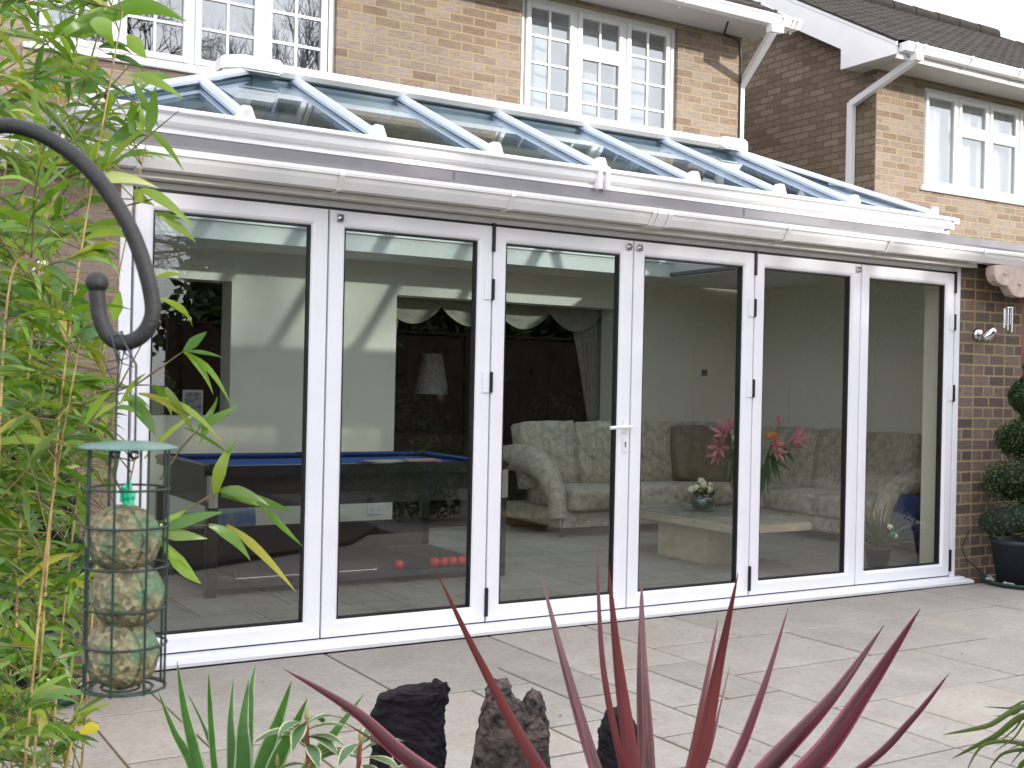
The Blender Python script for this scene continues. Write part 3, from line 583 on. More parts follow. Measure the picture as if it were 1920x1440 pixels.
# ------------------------------------------------------------------ things on the right pier
b = MB(); b.box((6.302, .02, .06), (6.38, .14, 2.24)); b.box((7.17, .02, .06), (7.248, .14, 2.24)); b.box((6.38, .02, 2.16), (7.17, .14, 2.24)); b.box((6.38, .05, .08), (7.17, .09, 2.16))
for z in (.3, 1.2): b.box((6.5, .035, z), (7.05, .05, z+.75))
tag(b.build('timber_door', M['redwood'], bevel=.004), 'red brown timber door at the right edge beyond the brick pier', 'door')
b = MB(); pr = [(5.585, 2.235), (5.60, 2.255), (5.70, 2.262), (6.6, 2.262), (6.6, 2.10), (6.2, 2.08), (5.86, 2.045), (5.79, 2.058), (5.755, 2.095), (5.73, 2.118), (5.66, 2.122), (5.61, 2.145), (5.585, 2.185)]
pr = [(x+.135, z) for x, z in pr]; b.prism(pr, -.19, -.12, 'Y'); cb = b.build('timber_bracket', M['cream_timber'], None, bevel=.004); tag(cb, 'cream painted shaped timber bracket under the gutter above the brick pier', 'bracket')
b = MB()
for x, z in ((5.835, 2.20), (5.995, 2.14)): b.ball((x, -.192, z), .012, 6)
b.build('bolt', M['cream_timber'], cb)
def spot(p, name, label):
    e = empty(name, p, label, 'wall light', None)
    b = MB(); b.lathe([(0, 0), (.045, 0), (.045, .018), (.03, .03), (0, .03)], n=20); o = b.build('mount', M['chrome'], e); o.rotation_euler = (R(90), 0, 0)
    b = MB(); b.tube([(0, -.02, 0), (.0, -.07, .01), (-.01, -.10, 0)], .009, 8); b.build('arm', M['chrome'], e)
    b = MB(); b.lathe([(0, .05), (.02, .05), (.034, .02), (.040, -.03), (.036, -.045), (.0, -.04)], n=20); o = b.build('lamp_head', M['chrome'], e); o.location = (-.01, -.11, 0); o.rotation_euler = (R(35), R(20), 0)
    b = MB(); b.ball((0, 0, -.040), .027, 8, (1, 1, .5)); o2 = b.build('lens', simple('pale_lens', (.7, .7, .6), .1), o)
    return e
spot((5.80, 0, 1.785), 'spotlight', 'small chrome spotlight on the brown brick pier beside the doors')
spot((-.40, 0, 1.80), 'spotlight', 'small chrome spotlight on the brick wall behind the bamboo')
wc = empty('wind_chime', (5.93, -.155, 2.08), 'small metal wind chime hanging under the timber bracket', 'wind chime')
b = MB(); b.tube([(0, 0, 0), (0, 0, -.1)], .002, 5); b.build('cord', M['black'], wc)
b = MB(); b.lathe([(0, -.10), (.035, -.105), (.035, -.112), (0, -.112)], n=14); b.build('disc', M['chrome'], wc)
for k in range(5):
    a = k*1.257; b = MB(); b.tube([(.027*math.cos(a), .027*math.sin(a), -.112), (.027*math.cos(a), .027*math.sin(a), -.22-.015*k)], .006, 8); b.build('chime_tube', M['chrome'], wc)
# ------------------------------------------------------------------ foliage helpers
def blade(b, p0, p1, bow, w, side=None, n=8, tip=.02, crease=.25, base=.55, peak=.45, uvs=True, twist=0):
    """leaf from p0 to p1, bowed by vector bow, width w"""
    p0, p1, bow = Vector(p0), Vector(p1), Vector(bow); vs = []; uv = []
    d0 = (p1-p0).normalized(); s0 = side or d0.cross(Vector((random.uniform(-1, 1), random.uniform(-1, 1), random.uniform(-1, 1)))).normalized()
    for i in range(n+1):
        t = i/n; c = p0.lerp(p1, t)+bow*4*t*(1-t); d = ((p1-p0)+bow*4*(1-2*t)).normalized()
        x = (s0-d*s0.dot(d)).normalized()
        if twist: x = (Matrix.Rotation(twist*t, 3, d)@x)
        u = x.cross(d)
        ww = w/2*((base+(1-base)*min(1, t/peak)) if t < peak else max(tip, 1-((t-peak)/(1-peak))**1.6)) 
        vs += [c-x*ww+u*ww*crease, c, c+x*ww+u*ww*crease]; uv += [(0, t), (.5, t), (1, t)]
    fs = []
    for i in range(n): fs += [(3*i, 3*i+1, 3*i+4, 3*i+3), (3*i+1, 3*i+2, 3*i+5, 3*i+4)]
    b.add(vs, fs, uv if uvs else None, smooth=True)
def rv(s=1): return Vector((random.uniform(-s, s), random.uniform(-s, s), random.uniform(-s, s)))
def leafcard(b, c, n, L, w):
    n = n.normalized(); t = n.cross(rv()).normalized(); s = n.cross(t); h = n*w*.25
    b.add([c-t*L/2, c+s*w/2+h, c+t*L/2, c-s*w/2+h], [(0, 1, 2), (0, 2, 3)])
def crown(blobs, count, L, w):
    b = MB(); tot = sum(r[1]**2 for r in blobs)
    for c, r, sc in blobs:
        c = Vector(c)
        for _ in range(int(count*r*r/tot)):
            d = Vector((random.gauss(0, 1), random.gauss(0, 1), random.gauss(0, 1))).normalized()
            q = r*(1-.45*random.random()**2.2)*(1+.28*noise.noise(d*2.3+c)); p = c+Vector((d.x*sc[0], d.y*sc[1], d.z*sc[2]))*q
            if noise.noise(p*(1.3/L*.09)+c) < -.25: continue
            leafcard(b, p, d+rv(.8), L*random.uniform(.7, 1.3), w*random.uniform(.7, 1.3))
    return b
M['leafTree'] = leafmat('dark_green_leaf', [(.03, .06, .015), (.05, .09, .02), (.08, .12, .03), (.10, .09, .03)], .3)
M['leafAut'] = leafmat('autumn_leaf', [(.10, .06, .02), (.16, .09, .025), (.08, .09, .02), (.2, .12, .03)], .3)
M['topi'] = leafmat('box_leaf', [(.02, .05, .012), (.03, .07, .015), (.045, .09, .02)], .15)
M['bamboo'] = leafmat('bamboo_leaf', [(.10, .215, .03), (.14, .27, .03), (.20, .32, .04), (.27, .34, .05), (.07, .16, .05), (.115, .23, .03), (.09, .19, .045), (.38, .36, .07)], .45, .35)
# ------------------------------------------------------------------ topiaries
def topiary(p, s, label, seed, n=5200):
    random.seed(seed)
    e = empty('spiral_topiary', p, label, 'topiary')
    b = MB(); b.lathe([(0, .02), (.17*s, .02), (.215*s, .27*s), (.225*s, .27*s), (.225*s, .30*s), (.20*s, .30*s), (.19*s, .26*s), (0, .26*s)], n=28); b.build('pot', M['plastic'], e)
    b = MB(); b.lathe([(0, .005), (.25*s, .005), (.275*s, .035), (.265*s, .035), (.245*s, .014), (0, .014)], n=28); b.build('saucer', M['greenplastic'], e)
    b = MB()
    for k in range(26): a = k*.8; rr = random.uniform(.21, .24)*s; b.ball((rr*math.cos(a), rr*math.sin(a), .03), random.uniform(.012, .024), 4, (1.3, 1, .7), .3)
    pb = b.build('pebbles', M['pebble'], e); pb['kind'] = 'stuff'
    b = MB(); b.tube([(0, 0, .2*s), (.02, 0, .8*s), (0, 0, 1.3*s)], [.018, .014, .008], 8); b.build('trunk', M['bark'], e)
    b = MB(); turns = 3.6; N = n
    for k in range(N):
        t = random.random()**.85; ang = t*turns*2*math.pi+2.6; zc = (.40+1.02*t)*s; rad = (.155*(1-t)+.02)*s; rr = (.125*(1-t)+.055)*s
        c = Vector((rad*math.cos(ang), rad*math.sin(ang), zc)); d = Vector((random.gauss(0, 1), random.gauss(0, 1), random.gauss(0, 1)*.8)).normalized()
        q = rr*(1-.25*random.random()**2); pp = c+Vector((d.x*q, d.y*q, d.z*q*.86)); leafcard(b, pp, d+rv(.8), .024, .014)
    b.build('foliage', M['topi'], e)
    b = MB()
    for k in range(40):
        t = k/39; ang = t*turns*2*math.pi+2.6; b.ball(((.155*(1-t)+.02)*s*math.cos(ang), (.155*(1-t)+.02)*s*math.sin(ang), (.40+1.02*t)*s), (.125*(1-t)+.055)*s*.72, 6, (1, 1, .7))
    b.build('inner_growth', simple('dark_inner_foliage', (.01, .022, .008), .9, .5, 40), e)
    return e
topiary((5.97, -.30, ZP), 1.06, 'clipped spiral topiary in black pot against the brown brick pier', 3, 14000)
topiary((-.47, -.32, ZP), .98, 'clipped spiral topiary in black pot half hidden behind the bamboo', 4, 9000)
b = MB(); b.tube([(5.72, -.04, .42), (5.66, -.06, .38), (5.62, -.05, .30), (5.66, -.06, .22), (5.74, -.10, .15), (5.78, -.14, .09)], .005, 6); tag(b.build('hose', M['black']), 'thin black hose curling down the brick pier beside the pot', 'hose')
# ------------------------------------------------------------------ garden behind the camera (seen in the glass)
fm = simple('brown_fence_board', (.065, .042, .028), .9, .5, 8)
for k in range(9):
    x = 2.2+k*1.86; e = empty('fence_panel', (x, -7.5, 0), 'brown close board fence panel on the far side of the garden', 'fence', 'fence panels seen reflected in the doors')
    b = MB(); n = 16
    for i in range(n): b.box((i*.112+.002, -.01+(.008 if i % 2 else 0), .05), (i*.112+.116, .004+(.008 if i % 2 else 0), 1.95+random.uniform(-.004, .004)))
    b.build('boards', fm, e); b = MB(); b.box((-.05, -.05, 0), (.05-.002, .05, 2.02)); b.build('post', fm, e)
    b = MB(); b.box((0.05, -.02, 1.97), (1.8, .04, 1.995)); b.build('capping_rail', fm, e)
random.seed(21)
proto = None
def tree(x, y, h, r, mat, label, seed, cnt=12000, name='garden_tree', z0=2.75):
    random.seed(seed); e = empty(name, (x, y, 0), label, 'tree', 'trees beyond the garden fence')
    b = MB(); b.tube([(0, 0, 0), (.05, .03, h*.3), (-.05, 0, h*.6), (0, .05, h*.9)], [.16, .12, .07, .02], 8); bl = []
    for k in range(9):
        a = k*2.4; zz = h*(.25+.07*k); ln = r*(.95-.07*k)*.8; q = Vector((ln*math.cos(a), ln*math.sin(a), zz+ln*.35)); b.tube([(0, 0, zz-.1), tuple(q*.5+Vector((0, 0, zz*.45))), tuple(q)], [.05, .035, .012], 6)
        bl.append((q, r*random.uniform(.42, .6), (1, 1, .85)))
    b.build('trunk', M['bark'], e)
    for k in range(8):
        t = k/7; zz = z0+(h-z0-.5)*t; a = random.uniform(0, 6.3); rr = r*.35*(1-t*.6)
        bl.append(((rr*math.cos(a), rr*math.sin(a), zz), r*(.85-.38*t), (1, 1, .9)))
    crown(bl, cnt, .19, .11).build('crown', mat, e); return e
def hedge(x0, x1, y, h, label):
    random.seed(int(x0*10)); e = empty('conifer_hedge', (x0, y, 0), label, 'hedge', 'tall hedge plants behind the fence')
    L = x1-x0; b = MB(); b.tube([(L/2, 0, 0), (L/2, 0, h*.9)], [.07, .02], 7); b.build('trunk', M['bark'], e); b = MB()
    for _ in range(9000):
        z = random.uniform(.1, h); x = L/2+random.uniform(-.62, .62)*L*(1-.25*(z/h)**4); yy = random.gauss(0, .28); zz = z+.25*noise.noise(Vector((x*2, y, x0)))
        leafcard(b, Vector((x, yy, zz)), rv(), .15, .07)
    b.build('crown', M['leafTree'], e)
for k in range(9):
    hedge(2.9+k*1.7, 2.9+(k+1)*1.7, -8.3+(.1 if k % 2 else 0), 2.75+.2*math.sin(k*2.1)+(.5 if k > 4 else 0), 'dense dark conifer hedge plant behind the brown fence')
TR = [(3.7, -9.2, 4.9, 1.5, 'leafTree', 'dark green tree nearest the left end of the fence'), (5.6, -9.8, 5.2, 1.7, 'leafAut', 'brown autumn tree behind the fence, second in the row'), (7.9, -9.3, 5.0, 1.7, 'leafTree', 'dark green tree behind the fence between two autumn trees'),
      (10.4, -9.8, 5.25, 1.8, 'leafAut', 'brown autumn tree behind the fence, fourth in the row'), (12.9, -9.3, 5.1, 1.8, 'leafTree', 'dark green tree behind the fence, fifth in the row'), (15.6, -9.6, 5.3, 2.0, 'leafTree', 'tall dark green tree at the far end of the fence')]
for k, (x, y, h, r, mt_, lb) in enumerate(TR): tree(x, y, h, r, M[mt_], lb, 50+k)
def bare_tree(x, y, h, label, seed):
    random.seed(seed); e = empty('bare_tree', (x, y, 0), label, 'tree'); b = MB()
    def grow(p, d, l, r, lv):
        q = p+d*l; mid = (p+q)/2+rv(l*.06); b.tube([p, mid, q], [r, r*.85, r*.68], 6 if lv < 2 else 3, cap=False)
        if lv >= 6: return
        for k in range(4):
            nd_ = (d+rv(.75)+Vector((0, 0, .12))).normalized(); grow(p.lerp(q, random.uniform(.55, 1)), nd_, l*random.uniform(.62, .8), max(r*.6, .006), lv+1)
    grow(Vector((0, 0, 0)), Vector((0, 0, 1)), h*.33, .13, 0); b.build('trunk_and_branches', M['bark'], e)
bare_tree(4.6, -13, 10.5, 'leafless tree with a tangle of thin branches behind the garden', 3)
bare_tree(7.6, -13.8, 10.0, 'second leafless tree standing further along behind the garden', 9)
random.seed(5)
def shrub(x, y, r, mat, label, n=1800):
    e = empty('garden_shrub', (x, y, ZP), label, 'shrub', 'shrubs in front of the fence')
    b = MB()
    for k in range(5): a = k*1.25; b.tube([(0, 0, 0), (r*.5*math.cos(a), r*.5*math.sin(a), r*.9)], [.012, .005], 5)
    b.build('stems', M['stem'], e)
    crown([((0, 0, r*.8), r*.8, (1, 1, .9)), ((r*.4, 0, r*.6), r*.6, (1, 1, .9)), ((-r*.4, .1, r*.6), r*.6, (1, 1, 1))], n, .07, .035).build('foliage', M[mat], e)
SH = [(3.9, -4.6, .5, 'leafTree', 'dark low shrub behind the terracotta bowl'), (4.9, -4.3, .42, 'leafAut', 'bronze leaved shrub on the gravel near the bowl'), (5.9, -4.5, .55, 'leafTree', 'rounded dark shrub on the gravel, third from the patio corner'), (7.2, -4.4, .5, 'leafAut', 'bronze shrub on the gravel, fourth from the patio corner'), (8.6, -4.8, .6, 'leafTree', 'large dark shrub at the end of the gravel strip'), (6.6, -6.2, .8, 'leafTree', 'big dark shrub against the middle fence panels'), (4.4, -6.3, .8, 'leafTree', 'big dark shrub against the nearer fence panels')]
for a in SH: shrub(*a)
e = empty('planter_bowl', (4.35, -3.5, ZP), 'low terracotta bowl planted with small green shrub on the patio edge', 'planter')
b = MB(); b.lathe([(0, 0), (.16, 0), (.24, .13), (.255, .13), (.255, .15), (.225, .15), (.15, .1), (0, .1)], n=24); b.build('bowl', simple('yellow_terracotta', (.4, .26, .1), .8), e)
crown([((0, 0, .3), .25, (1, 1, .8))], 900, .05, .02).build('foliage', M['leafTree'], e)
# ------------------------------------------------------------------ bird feeder
D0 = 1.08
hook = empty('shepherd_hook', tuple(at(-140, 420, D0)), 'black iron shepherd hook curving in from the left holding the feeder', 'garden hook')
def cr(pts, n=8):
    out = []; P = [pts[0]]+pts+[pts[-1]]
    for i in range(1, len(P)-2):
        for k in range(n):
            t = k/n; a, b_, c, d = [Vector(p) for p in P[i-1:i+3]]
            out.append(.5*((2*b_)+(-a+c)*t+(2*a-5*b_+4*c-d)*t*t+(-a+3*b_-3*c+d)*t**3))
    out.append(Vector(pts[-1])); return out
hp = [(-160, 1000), (-160, 420), (-130, 310), (-70, 255), (0, 236), (60, 245), (120, 277), (172, 322), (215, 378), (250, 442), (274, 510), (286, 570), (282, 604), (262, 632), (230, 643), (204, 630), (188, 597), (183, 560), (180, 530)]
P3 = [at(u, v, D0) for u, v in hp]; org = hook.location.copy()
P3 = [at(-160, 2900, D0)]+P3
pp = cr(P3); b = MB(); b.tube([p-org for p in pp], .0074, 14); b.build('shaft', M['iron'], hook)
b = MB(); b.ball(at(182, 530, D0)-org, .0105, 12); b.build('ball_tip', M['iron'], hook)
fx, fy = 237, 0
ctr = at(237, 1060, D0); r_ = .0372
def zpx(v): return at(237, v, D0).z
fd = empty('bird_feeder', (ctr.x, ctr.y, zpx(1290)), 'green wire bird feeder holding three fat balls, hanging from the hook', 'bird feeder')
zo = fd.location.z; zl = zpx(838)-zo
rings = [zpx(v)-zo for v in (915, 985, 1060, 1136, 1205, 1286)]
b = MB()
for z in rings: b.tube([(r_*math.cos(a*math.pi/16), r_*math.sin(a*math.pi/16), z) for a in range(33)], .0012, 6)
for k in range(8):
    a = k*math.pi/4+.25; b.tube([(r_*math.cos(a), r_*math.sin(a), 0), (r_*math.cos(a), r_*math.sin(a), zl)], .0012, 6)
b.tube([(0, -.0005, .165), (0, -.0005, zl)], .001, 5)
b.build('wire_cage', M['wire'], fd)
b = MB(); sp = [((r_*(1-t/40))*math.cos(t*.5), (r_*(1-t/40))*math.sin(t*.5), .001) for t in range(40)]; b.tube(sp, .0013, 5); b.build('spiral_base', M['wire'], fd)
b = MB(); b.lathe([(0, zl+.006), (.015, zl+.0055), (.035, zl+.003), (.044, zl+.0005), (.045, zl-.001), (.042, zl-.001), (0, zl-.0005)], n=40); b.build('lid', M['lid'], fd)
rt = Vector((math.cos(YAW), -math.sin(YAW), 0))
hk = at(228, 643, D0)-Vector(fd.location)
for s, tt in ((-1, .3), (1, .0)):
    x = rt*(.0055 if s > 0 else -.0125); top = hk+Vector((0, 0, .008))
    b = MB(); b.tube([x+Vector((0, 0, zl-.006)), x+Vector((0, 0, zl+.03)), x*.9+Vector((0, 0, hk.z-.02)), hk+x*.5+Vector((0, 0, .006))+_F*-.009, hk+Vector((0, 0, .0105)), hk+_F*.009], .0011, 6); b.build('hanger_wire', M['wire'], fd)
    b = MB(); b.tube([x+Vector((0, 0, zl-.007))+rt*.0035*math.cos(a)+Vector((0, 0, .0035*math.sin(a))) for a in [i*.5 for i in range(13)]], .0012, 6); b.build('hanger_loop', M['black'], fd)
b = MB()
for k in range(4): b.tube([hk+rv(.003)+Vector((0, 0, -.012*k*.3)), hk+rt*random.uniform(-.006, .008)+Vector((0, 0, -.010-.004*k)), hk+rt*(-.014 if k % 2 else .012)+Vector((0, 0, -.014-.004*k))], .0006, 5)
b.build('tie_twine', M['wire'], fd)
# fat balls
mt, nt, bs = newmat('seed_fat'); o = pos(nt)
vz = nd(nt, 'ShaderNodeTexVoronoi'); vz.inputs['Scale'].default_value = 210; nt.links.new(o, vz.inputs['Vector'])
c = ramp(nt, vz.outputs['Color'], [(.0, (.05, .035, .018)), (.35, (.15, .12, .065)), (.6, (.27, .225, .13)), (.85, (.08, .055, .03)), (1, (.25, .16, .08))])
c = mix(nt, ramp(nt, ntex(nt, 30, 3, o), [(.45, (0, 0, 0)), (.62, (.7, .7, .7))]), c, (.05, .16, .09))
wv = nd(nt, 'ShaderNodeTexVoronoi'); wv.feature = 'DISTANCE_TO_EDGE'; wv.inputs['Scale'].default_value = 150; nt.links.new(o, wv.inputs['Vector'])
c = mix(nt, ramp(nt, wv.outputs['Distance'], [(.02, (.35, .35, .35)), (.06, (0, 0, 0))]), c, (.05, .20, .12))
nt.links.new(c, bs.inputs['Base Color']); bs.inputs['Roughness'].default_value = .8; bump(nt, bs, vz.outputs['Distance'], 1.0, .0016)
netg = simple('bright_green_net', (.01, .42, .22), .4, .3, 60)
for (u, v, rad, lb) in ((232, 1010, .0335, 'topmost seed fat ball in the feeder with bright green netting'), (240, 1115, .033, 'middle seed fat ball in the feeder'), (228, 1225, .034, 'lowest seed fat ball resting on the feeder base')):
    p = at(u, v, D0); o_ = MB().ball((0, 0, 0), rad, 36, (1, 1, .94), .06, 5).build('fat_ball', mt); o_.location = p; tag(o_, lb, 'fat ball', 'fat balls in the feeder')
    b = MB(); tp = Vector((.004, -.004, rad*.95))
    for k in range(5): b.add([tp+rv(.004)-Vector((0, 0, .006)), tp+rv(.005)+Vector((.003, 0, .010)), tp+rv(.006)+Vector((-.003, 0, .022)), tp+rv(.004)+Vector((-.005, 0, .004))], [(0, 1, 2), (0, 2, 3)])
    b.build('netting_tuft', netg, o_)
# ------------------------------------------------------------------ bamboo
random.seed(99)
bam = empty('bamboo_clump', (-1.35, -3.1, ZP), 'leafy green bamboo clump with thin tan canes filling the left side', 'bamboo')
bo = bam.location.copy()
M['cane'] = simple('tan_cane', (.33, .24, .09), .4, .35, 25, col2=(.15, .10, .04)); M['twig'] = simple('dark_twig', (.11, .085, .03), .6, .4, 40)
canes = [((-60, 1500), (-30, 700), (60, -60), 2.2), ((20, 1500), (60, 620), (170, -60), 2.0), ((60, 1480), (120, 700), (230, 20), 1.85), ((-20, 1480), (10, 600), (62, 480), 1.7), ((90, 1480), (150, 900), (285, 215), 2.1),
         ((0, 1500), (50, 900), (110, 250), 2.4), ((150, 1480), (190, 950), (235, 640), 2.2), ((-90, 1500), (-60, 500), (20, -80), 1.9), ((40, 1500), (90, 1000), (150, 640), 1.75), ((-40, 1500), (-10, 900), (30, 420), 2.5), ((110, 1500), (200, 1100), (260, 830), 1.95), ((-120, 1500), (-60, 300), (70, -100), 2.6)]
leaf = MB(); tw = MB()
def spray(p, d, k=4, L=.11):
    d = d.normalized(); 
    for i in range(k):
        side = d.cross(Vector((0, 0, 1))).normalized()
        dd = (d*.9+side*random.uniform(-1.1, 1.1)+Vector((0, 0, random.uniform(-.75, .35)))).normalized(); l = L*random.uniform(.6, 1.25)
        blade(leaf, p+d*random.uniform(-.015, .02), p+dd*l, Vector((0, 0, .12*l))+rv(.03*l), l*random.uniform(.13, .185), n=6, base=.25, peak=.3, crease=random.uniform(0, .35))
def branch(p0, p1, n=5, L=.11, k=3):
    mid = (p0+p1)/2+rv(.02)+Vector((0, 0, .02)); tw.tube([p0, mid, p1], [.0013, .001, .0006], 5)
    for i in range(n):
        t = .3+.7*i/(n-1); q = p0.lerp(mid, t*2) if t < .5 else mid.lerp(p1, t*2-1); spray(q, (p1-p0)+Vector((0, 0, -.02)), k if i < n-1 else k+1, L)
def clip_ok(p):
    d = p-CAM; z = d.dot(_F)
    if z < .3: return False
    u = 960+FPX*d.dot(_R)/z; v = 720-FPX*d.dot(_U)/z; return u, v
for (a, m_, c, D) in canes:
    pts = cr([at(*a, D), at(*m_, D), at(*c, D)], 10); n = len(pts)
    MB().tube([p-bo for p in pts], [.0026-.0016*i/n for i in range(n)], 7).build('cane', M['cane'], bam)
    for i in range(1, n):
        for rep in range(2):
            if random.random() < (.40 if i > n*.55 else .10): continue
            p = pts[i]; sgn = random.choice((-1, 1)); dv = (_R*sgn*random.uniform(.25, 1)+_F*random.uniform(-.6, .7)+_U*random.uniform(-.15, .75)).normalized(); l = random.uniform(.10, .24)
            e_ = p+dv*l; uv_ = clip_ok(e_)
            if not uv_: continue
            u, v = uv_; lim = 250 if v < 420 else (170 if v < 700 else (215 if v < 820 else 150))
            if u > lim: dv = (dv-_R*dv.dot(_R)*1.6).normalized(); e_ = p+dv*l
            if clip_ok(e_)[0] > lim+25: continue
            branch(p, e_, random.choice((4, 5)), .082, 2 if v > 500 else 2)
# deliberate sprays seen against the doors
def bpx(pts, D, leaves, w=.0016):
    P = [at(u, v, D) for u, v in pts]; tw.tube(P, [w]*(len(P)-1)+[w*.5], 5)
    for (u0, v0, u1, v1, wp, bw) in leaves:
        q0, q1 = at(u0, v0, D), at(u1, v1, D+random.uniform(-.03, .03)); l = (q1-q0).length
        blade(leaf, q0, q1, _U*bw*l+_F*random.uniform(-.03, .03), wp*D/FPX, side=(_F*random.uniform(-.4, .4)+(_U if abs(u1-u0) > abs(v1-v0) else _R)).normalized(), n=8, base=.3, peak=.35, crease=.15)
bpx([(150, 760), (260, 718), (300, 690), (345, 658)], 1.75, [(345, 658, 388, 622, 20, .02), (345, 660, 400, 740, 14, .12), (350, 662, 432, 758, 12, .1), (345, 658, 420, 672, 8, .05)])
bpx([(180, 735), (250, 722), (288, 722)], 1.8, [(288, 722, 322, 780, 20, .1), (310, 726, 370, 820, 18, .1), (235, 742, 292, 818, 28, .02), (300, 745, 420, 835, 12, .1), (260, 738, 360, 800, 14, .1)])
bpx([(300, 900), (340, 840), (400, 775)], 1.9, [(370, 800, 450, 758, 18, -.03), (372, 800, 408, 742, 10, 0), (385, 790, 372, 838, 14, .05), (270, 860, 375, 770, 12, .05)])
bpx([(290, 985), (360, 950), (410, 920), (430, 850)], 1.85, [(404, 928, 440, 828, 26, .06), (410, 920, 505, 948, 22, .12), (415, 928, 552, 962, 22, .02), (425, 925, 485, 950, 18, .1), (490, 950, 568, 1025, 14, .1), (428, 850, 340, 800, 8, .05), (428, 860, 446, 820, 8, 0)])
bpx([(240, 1000), (330, 985), (400, 985)], 1.8, [(392, 985, 470, 1052, 22, .1), (425, 985, 555, 1110, 18, .1), (300, 1010, 378, 1095, 26, -.12), (300, 1000, 390, 1010, 24, .05), (300, 995, 420, 960, 24, .04), (300, 985, 350, 955, 14, 0), (310, 1020, 358, 1070, 10, .1)])
bpx([(200, 395), (260, 380), (300, 370)], 1.9, [(262, 355, 368, 430, 22, .1), (300, 405, 368, 455, 18, .05), (290, 400, 340, 410, 12, .02), (250, 360, 290, 385, 24, .0)])
bpx([(205, 318), (270, 262), (335, 208)], 1.9, [(280, 245, 345, 322, 14, .1), (185, 282, 262, 205, 26, .02), (278, 250, 292, 160, 26, -.03), (245, 250, 245, 185, 22, 0), (265, 250, 262, 195, 20, .0)])
bpx([(150, 230), (200, 170), (250, 115)], 1.95, [(245, 140, 325, 145, 18, .08), (255, 140, 345, 185, 20, .05), (205, 25, 350, 40, 34, .1), (250, 150, 300, 240, 14, .0)])
bpx([(185, 60), (165, 130), (130, 240)], 1.85, [(185, 40, 265, 5, 30, .05), (190, 30, 215, 90, 40, .05), (240, 65, 275, 110, 30, 0), (140, 170, 195, 130, 44, .05), (120, 60, 195, 10, 44, .02)])
bpx([(150, 800), (205, 760), (290, 600)], 1.8, [(300, 560, 362, 615, 14, .12), (215, 600, 225, 545, 28, 0), (290, 520, 345, 515, 10, .05), (140, 640, 210, 610, 24, 0)])
leafm = leaf
o_ = MB(); o_.v = [tuple(Vector(p)-bo) for p in leaf.v]; o_.f = leaf.f; o_.uv = leaf.uv; o_.sm = leaf.sm; o_.build('foliage', M['bamboo'], bam)
o_ = MB(); o_.v = [tuple(Vector(p)-bo) for p in tw.v]; o_.f = tw.f; o_.uv = tw.uv; o_.sm = tw.sm; o_.build('twigs', M['twig'], bam)
b = MB(); 
yl = at(150, 1375, 1.9); q_ = empty('yellow_leaf', tuple(yl), 'single bright yellow leaf on a thin stalk near the bottom left', 'leaf')
blade(b, (0, 0, 0), at(188, 1368, 1.9)-yl, (0, 0, .005), .021, side=_U.copy(), n=8, base=.35, peak=.55); b.build('blade', leafmat('yellow_leaf', [(.50, .42, .04), (.58, .48, .06)], .3), q_)
b = MB(); b.tube([(0, 0, 0), at(140, 1410, 1.9)-yl, at(130, 1500, 1.9)-yl], .0012, 5); b.build('stalk', M['twig'], q_)
# ------------------------------------------------------------------ stones
def stone(name, rows, D, th, mat, label, seed):
    """rows: (v, uL, uR) from the top down; lofted thick slab"""
    random.seed(seed); base = at((rows[-1][1]+rows[-1][2])/2, rows[-1][0], D); base.z = ZP+.03
    rr = list(rows); L = at(rr[-1][1], rr[-1][0], D); Rr = at(rr[-1][2], rr[-1][0], D)
    vs = []; n = 40; lev = []
    for i in range(len(rr)-1):
        for k in range(8): t = k/8; lev.append([rr[i][j]*(1-t)+rr[i+1][j]*t for j in range(3)])
    lev.append(rr[-1]); zl_ = at(rr[-1][1], rr[-1][0], D).z; g = 12
    fwd = Vector((_F.x, _F.y, 0)).normalized(); rgt = Vector((_R.x, _R.y, 0)).normalized()
    full = [(at(l[1], l[0], D), at(l[2], l[0], D)) for l in lev]
    a, c = full[-1]
    for k in range(1, g+1): dz = (zl_-ZP)*k/g; full.append((a-Vector((0, 0, dz)), c-Vector((0, 0, dz))))
    for i, (a, c) in enumerate(full):
        mid = (a+c)/2; hw = (c-a).length/2; tt = th*(.55+.45*min(1, i/12))
        for k in range(n):
            an = 2*math.pi*k/n; cx, sy = math.cos(an), math.sin(an); cx = math.copysign(abs(cx)**.6, cx); sy = math.copysign(abs(sy)**.6, sy)
            p = mid+rgt*hw*cx+fwd*tt*sy; nn = noise.noise(p*14+Vector((seed, 0, 0)))*.011+(abs(noise.noise(p*38+Vector((0, seed, 0))))-.2)*.013+noise.noise(p*95)*.0035
            p += (rgt*cx+fwd*sy)*nn; p.z += (abs(noise.noise(Vector((p.x*55, p.y*55, seed))))-.15)*.026*max(.15, 1-i/7); vs.append(p-base)
    b = MB(); F = len(full); b.add(vs, [(i*n+k, (i+1)*n+k, (i+1)*n+(k+1) % n, i*n+(k+1) % n) for i in range(F-1) for k in range(n)]+[tuple(range(n))])
    o = b.build(name, mat, recalc=True); o.location = base; return tag(o, label, 'stone', 'upright slate stones in the bed')
stone('slate_stone', [(1283, 812, 831), (1290, 760, 833), (1297, 735, 834), (1306, 705, 834), (1335, 699, 834), (1380, 697, 835), (1445, 692, 838)], 3.0, .045, M['slate'], 'flat dark slate stone, leftmost of the upright stones', 1)
s2 = stone('slate_stone', [(1278, 938, 948), (1284, 922, 954), (1300, 913, 957), (1314, 910, 968), (1326, 907, 985), (1347, 903, 1014), (1375, 896, 1030), (1445, 884, 1032)], 3.05, .06, M['slate2'], 'mottled grey slate stone with a forked top, middle of the upright stones', 2)
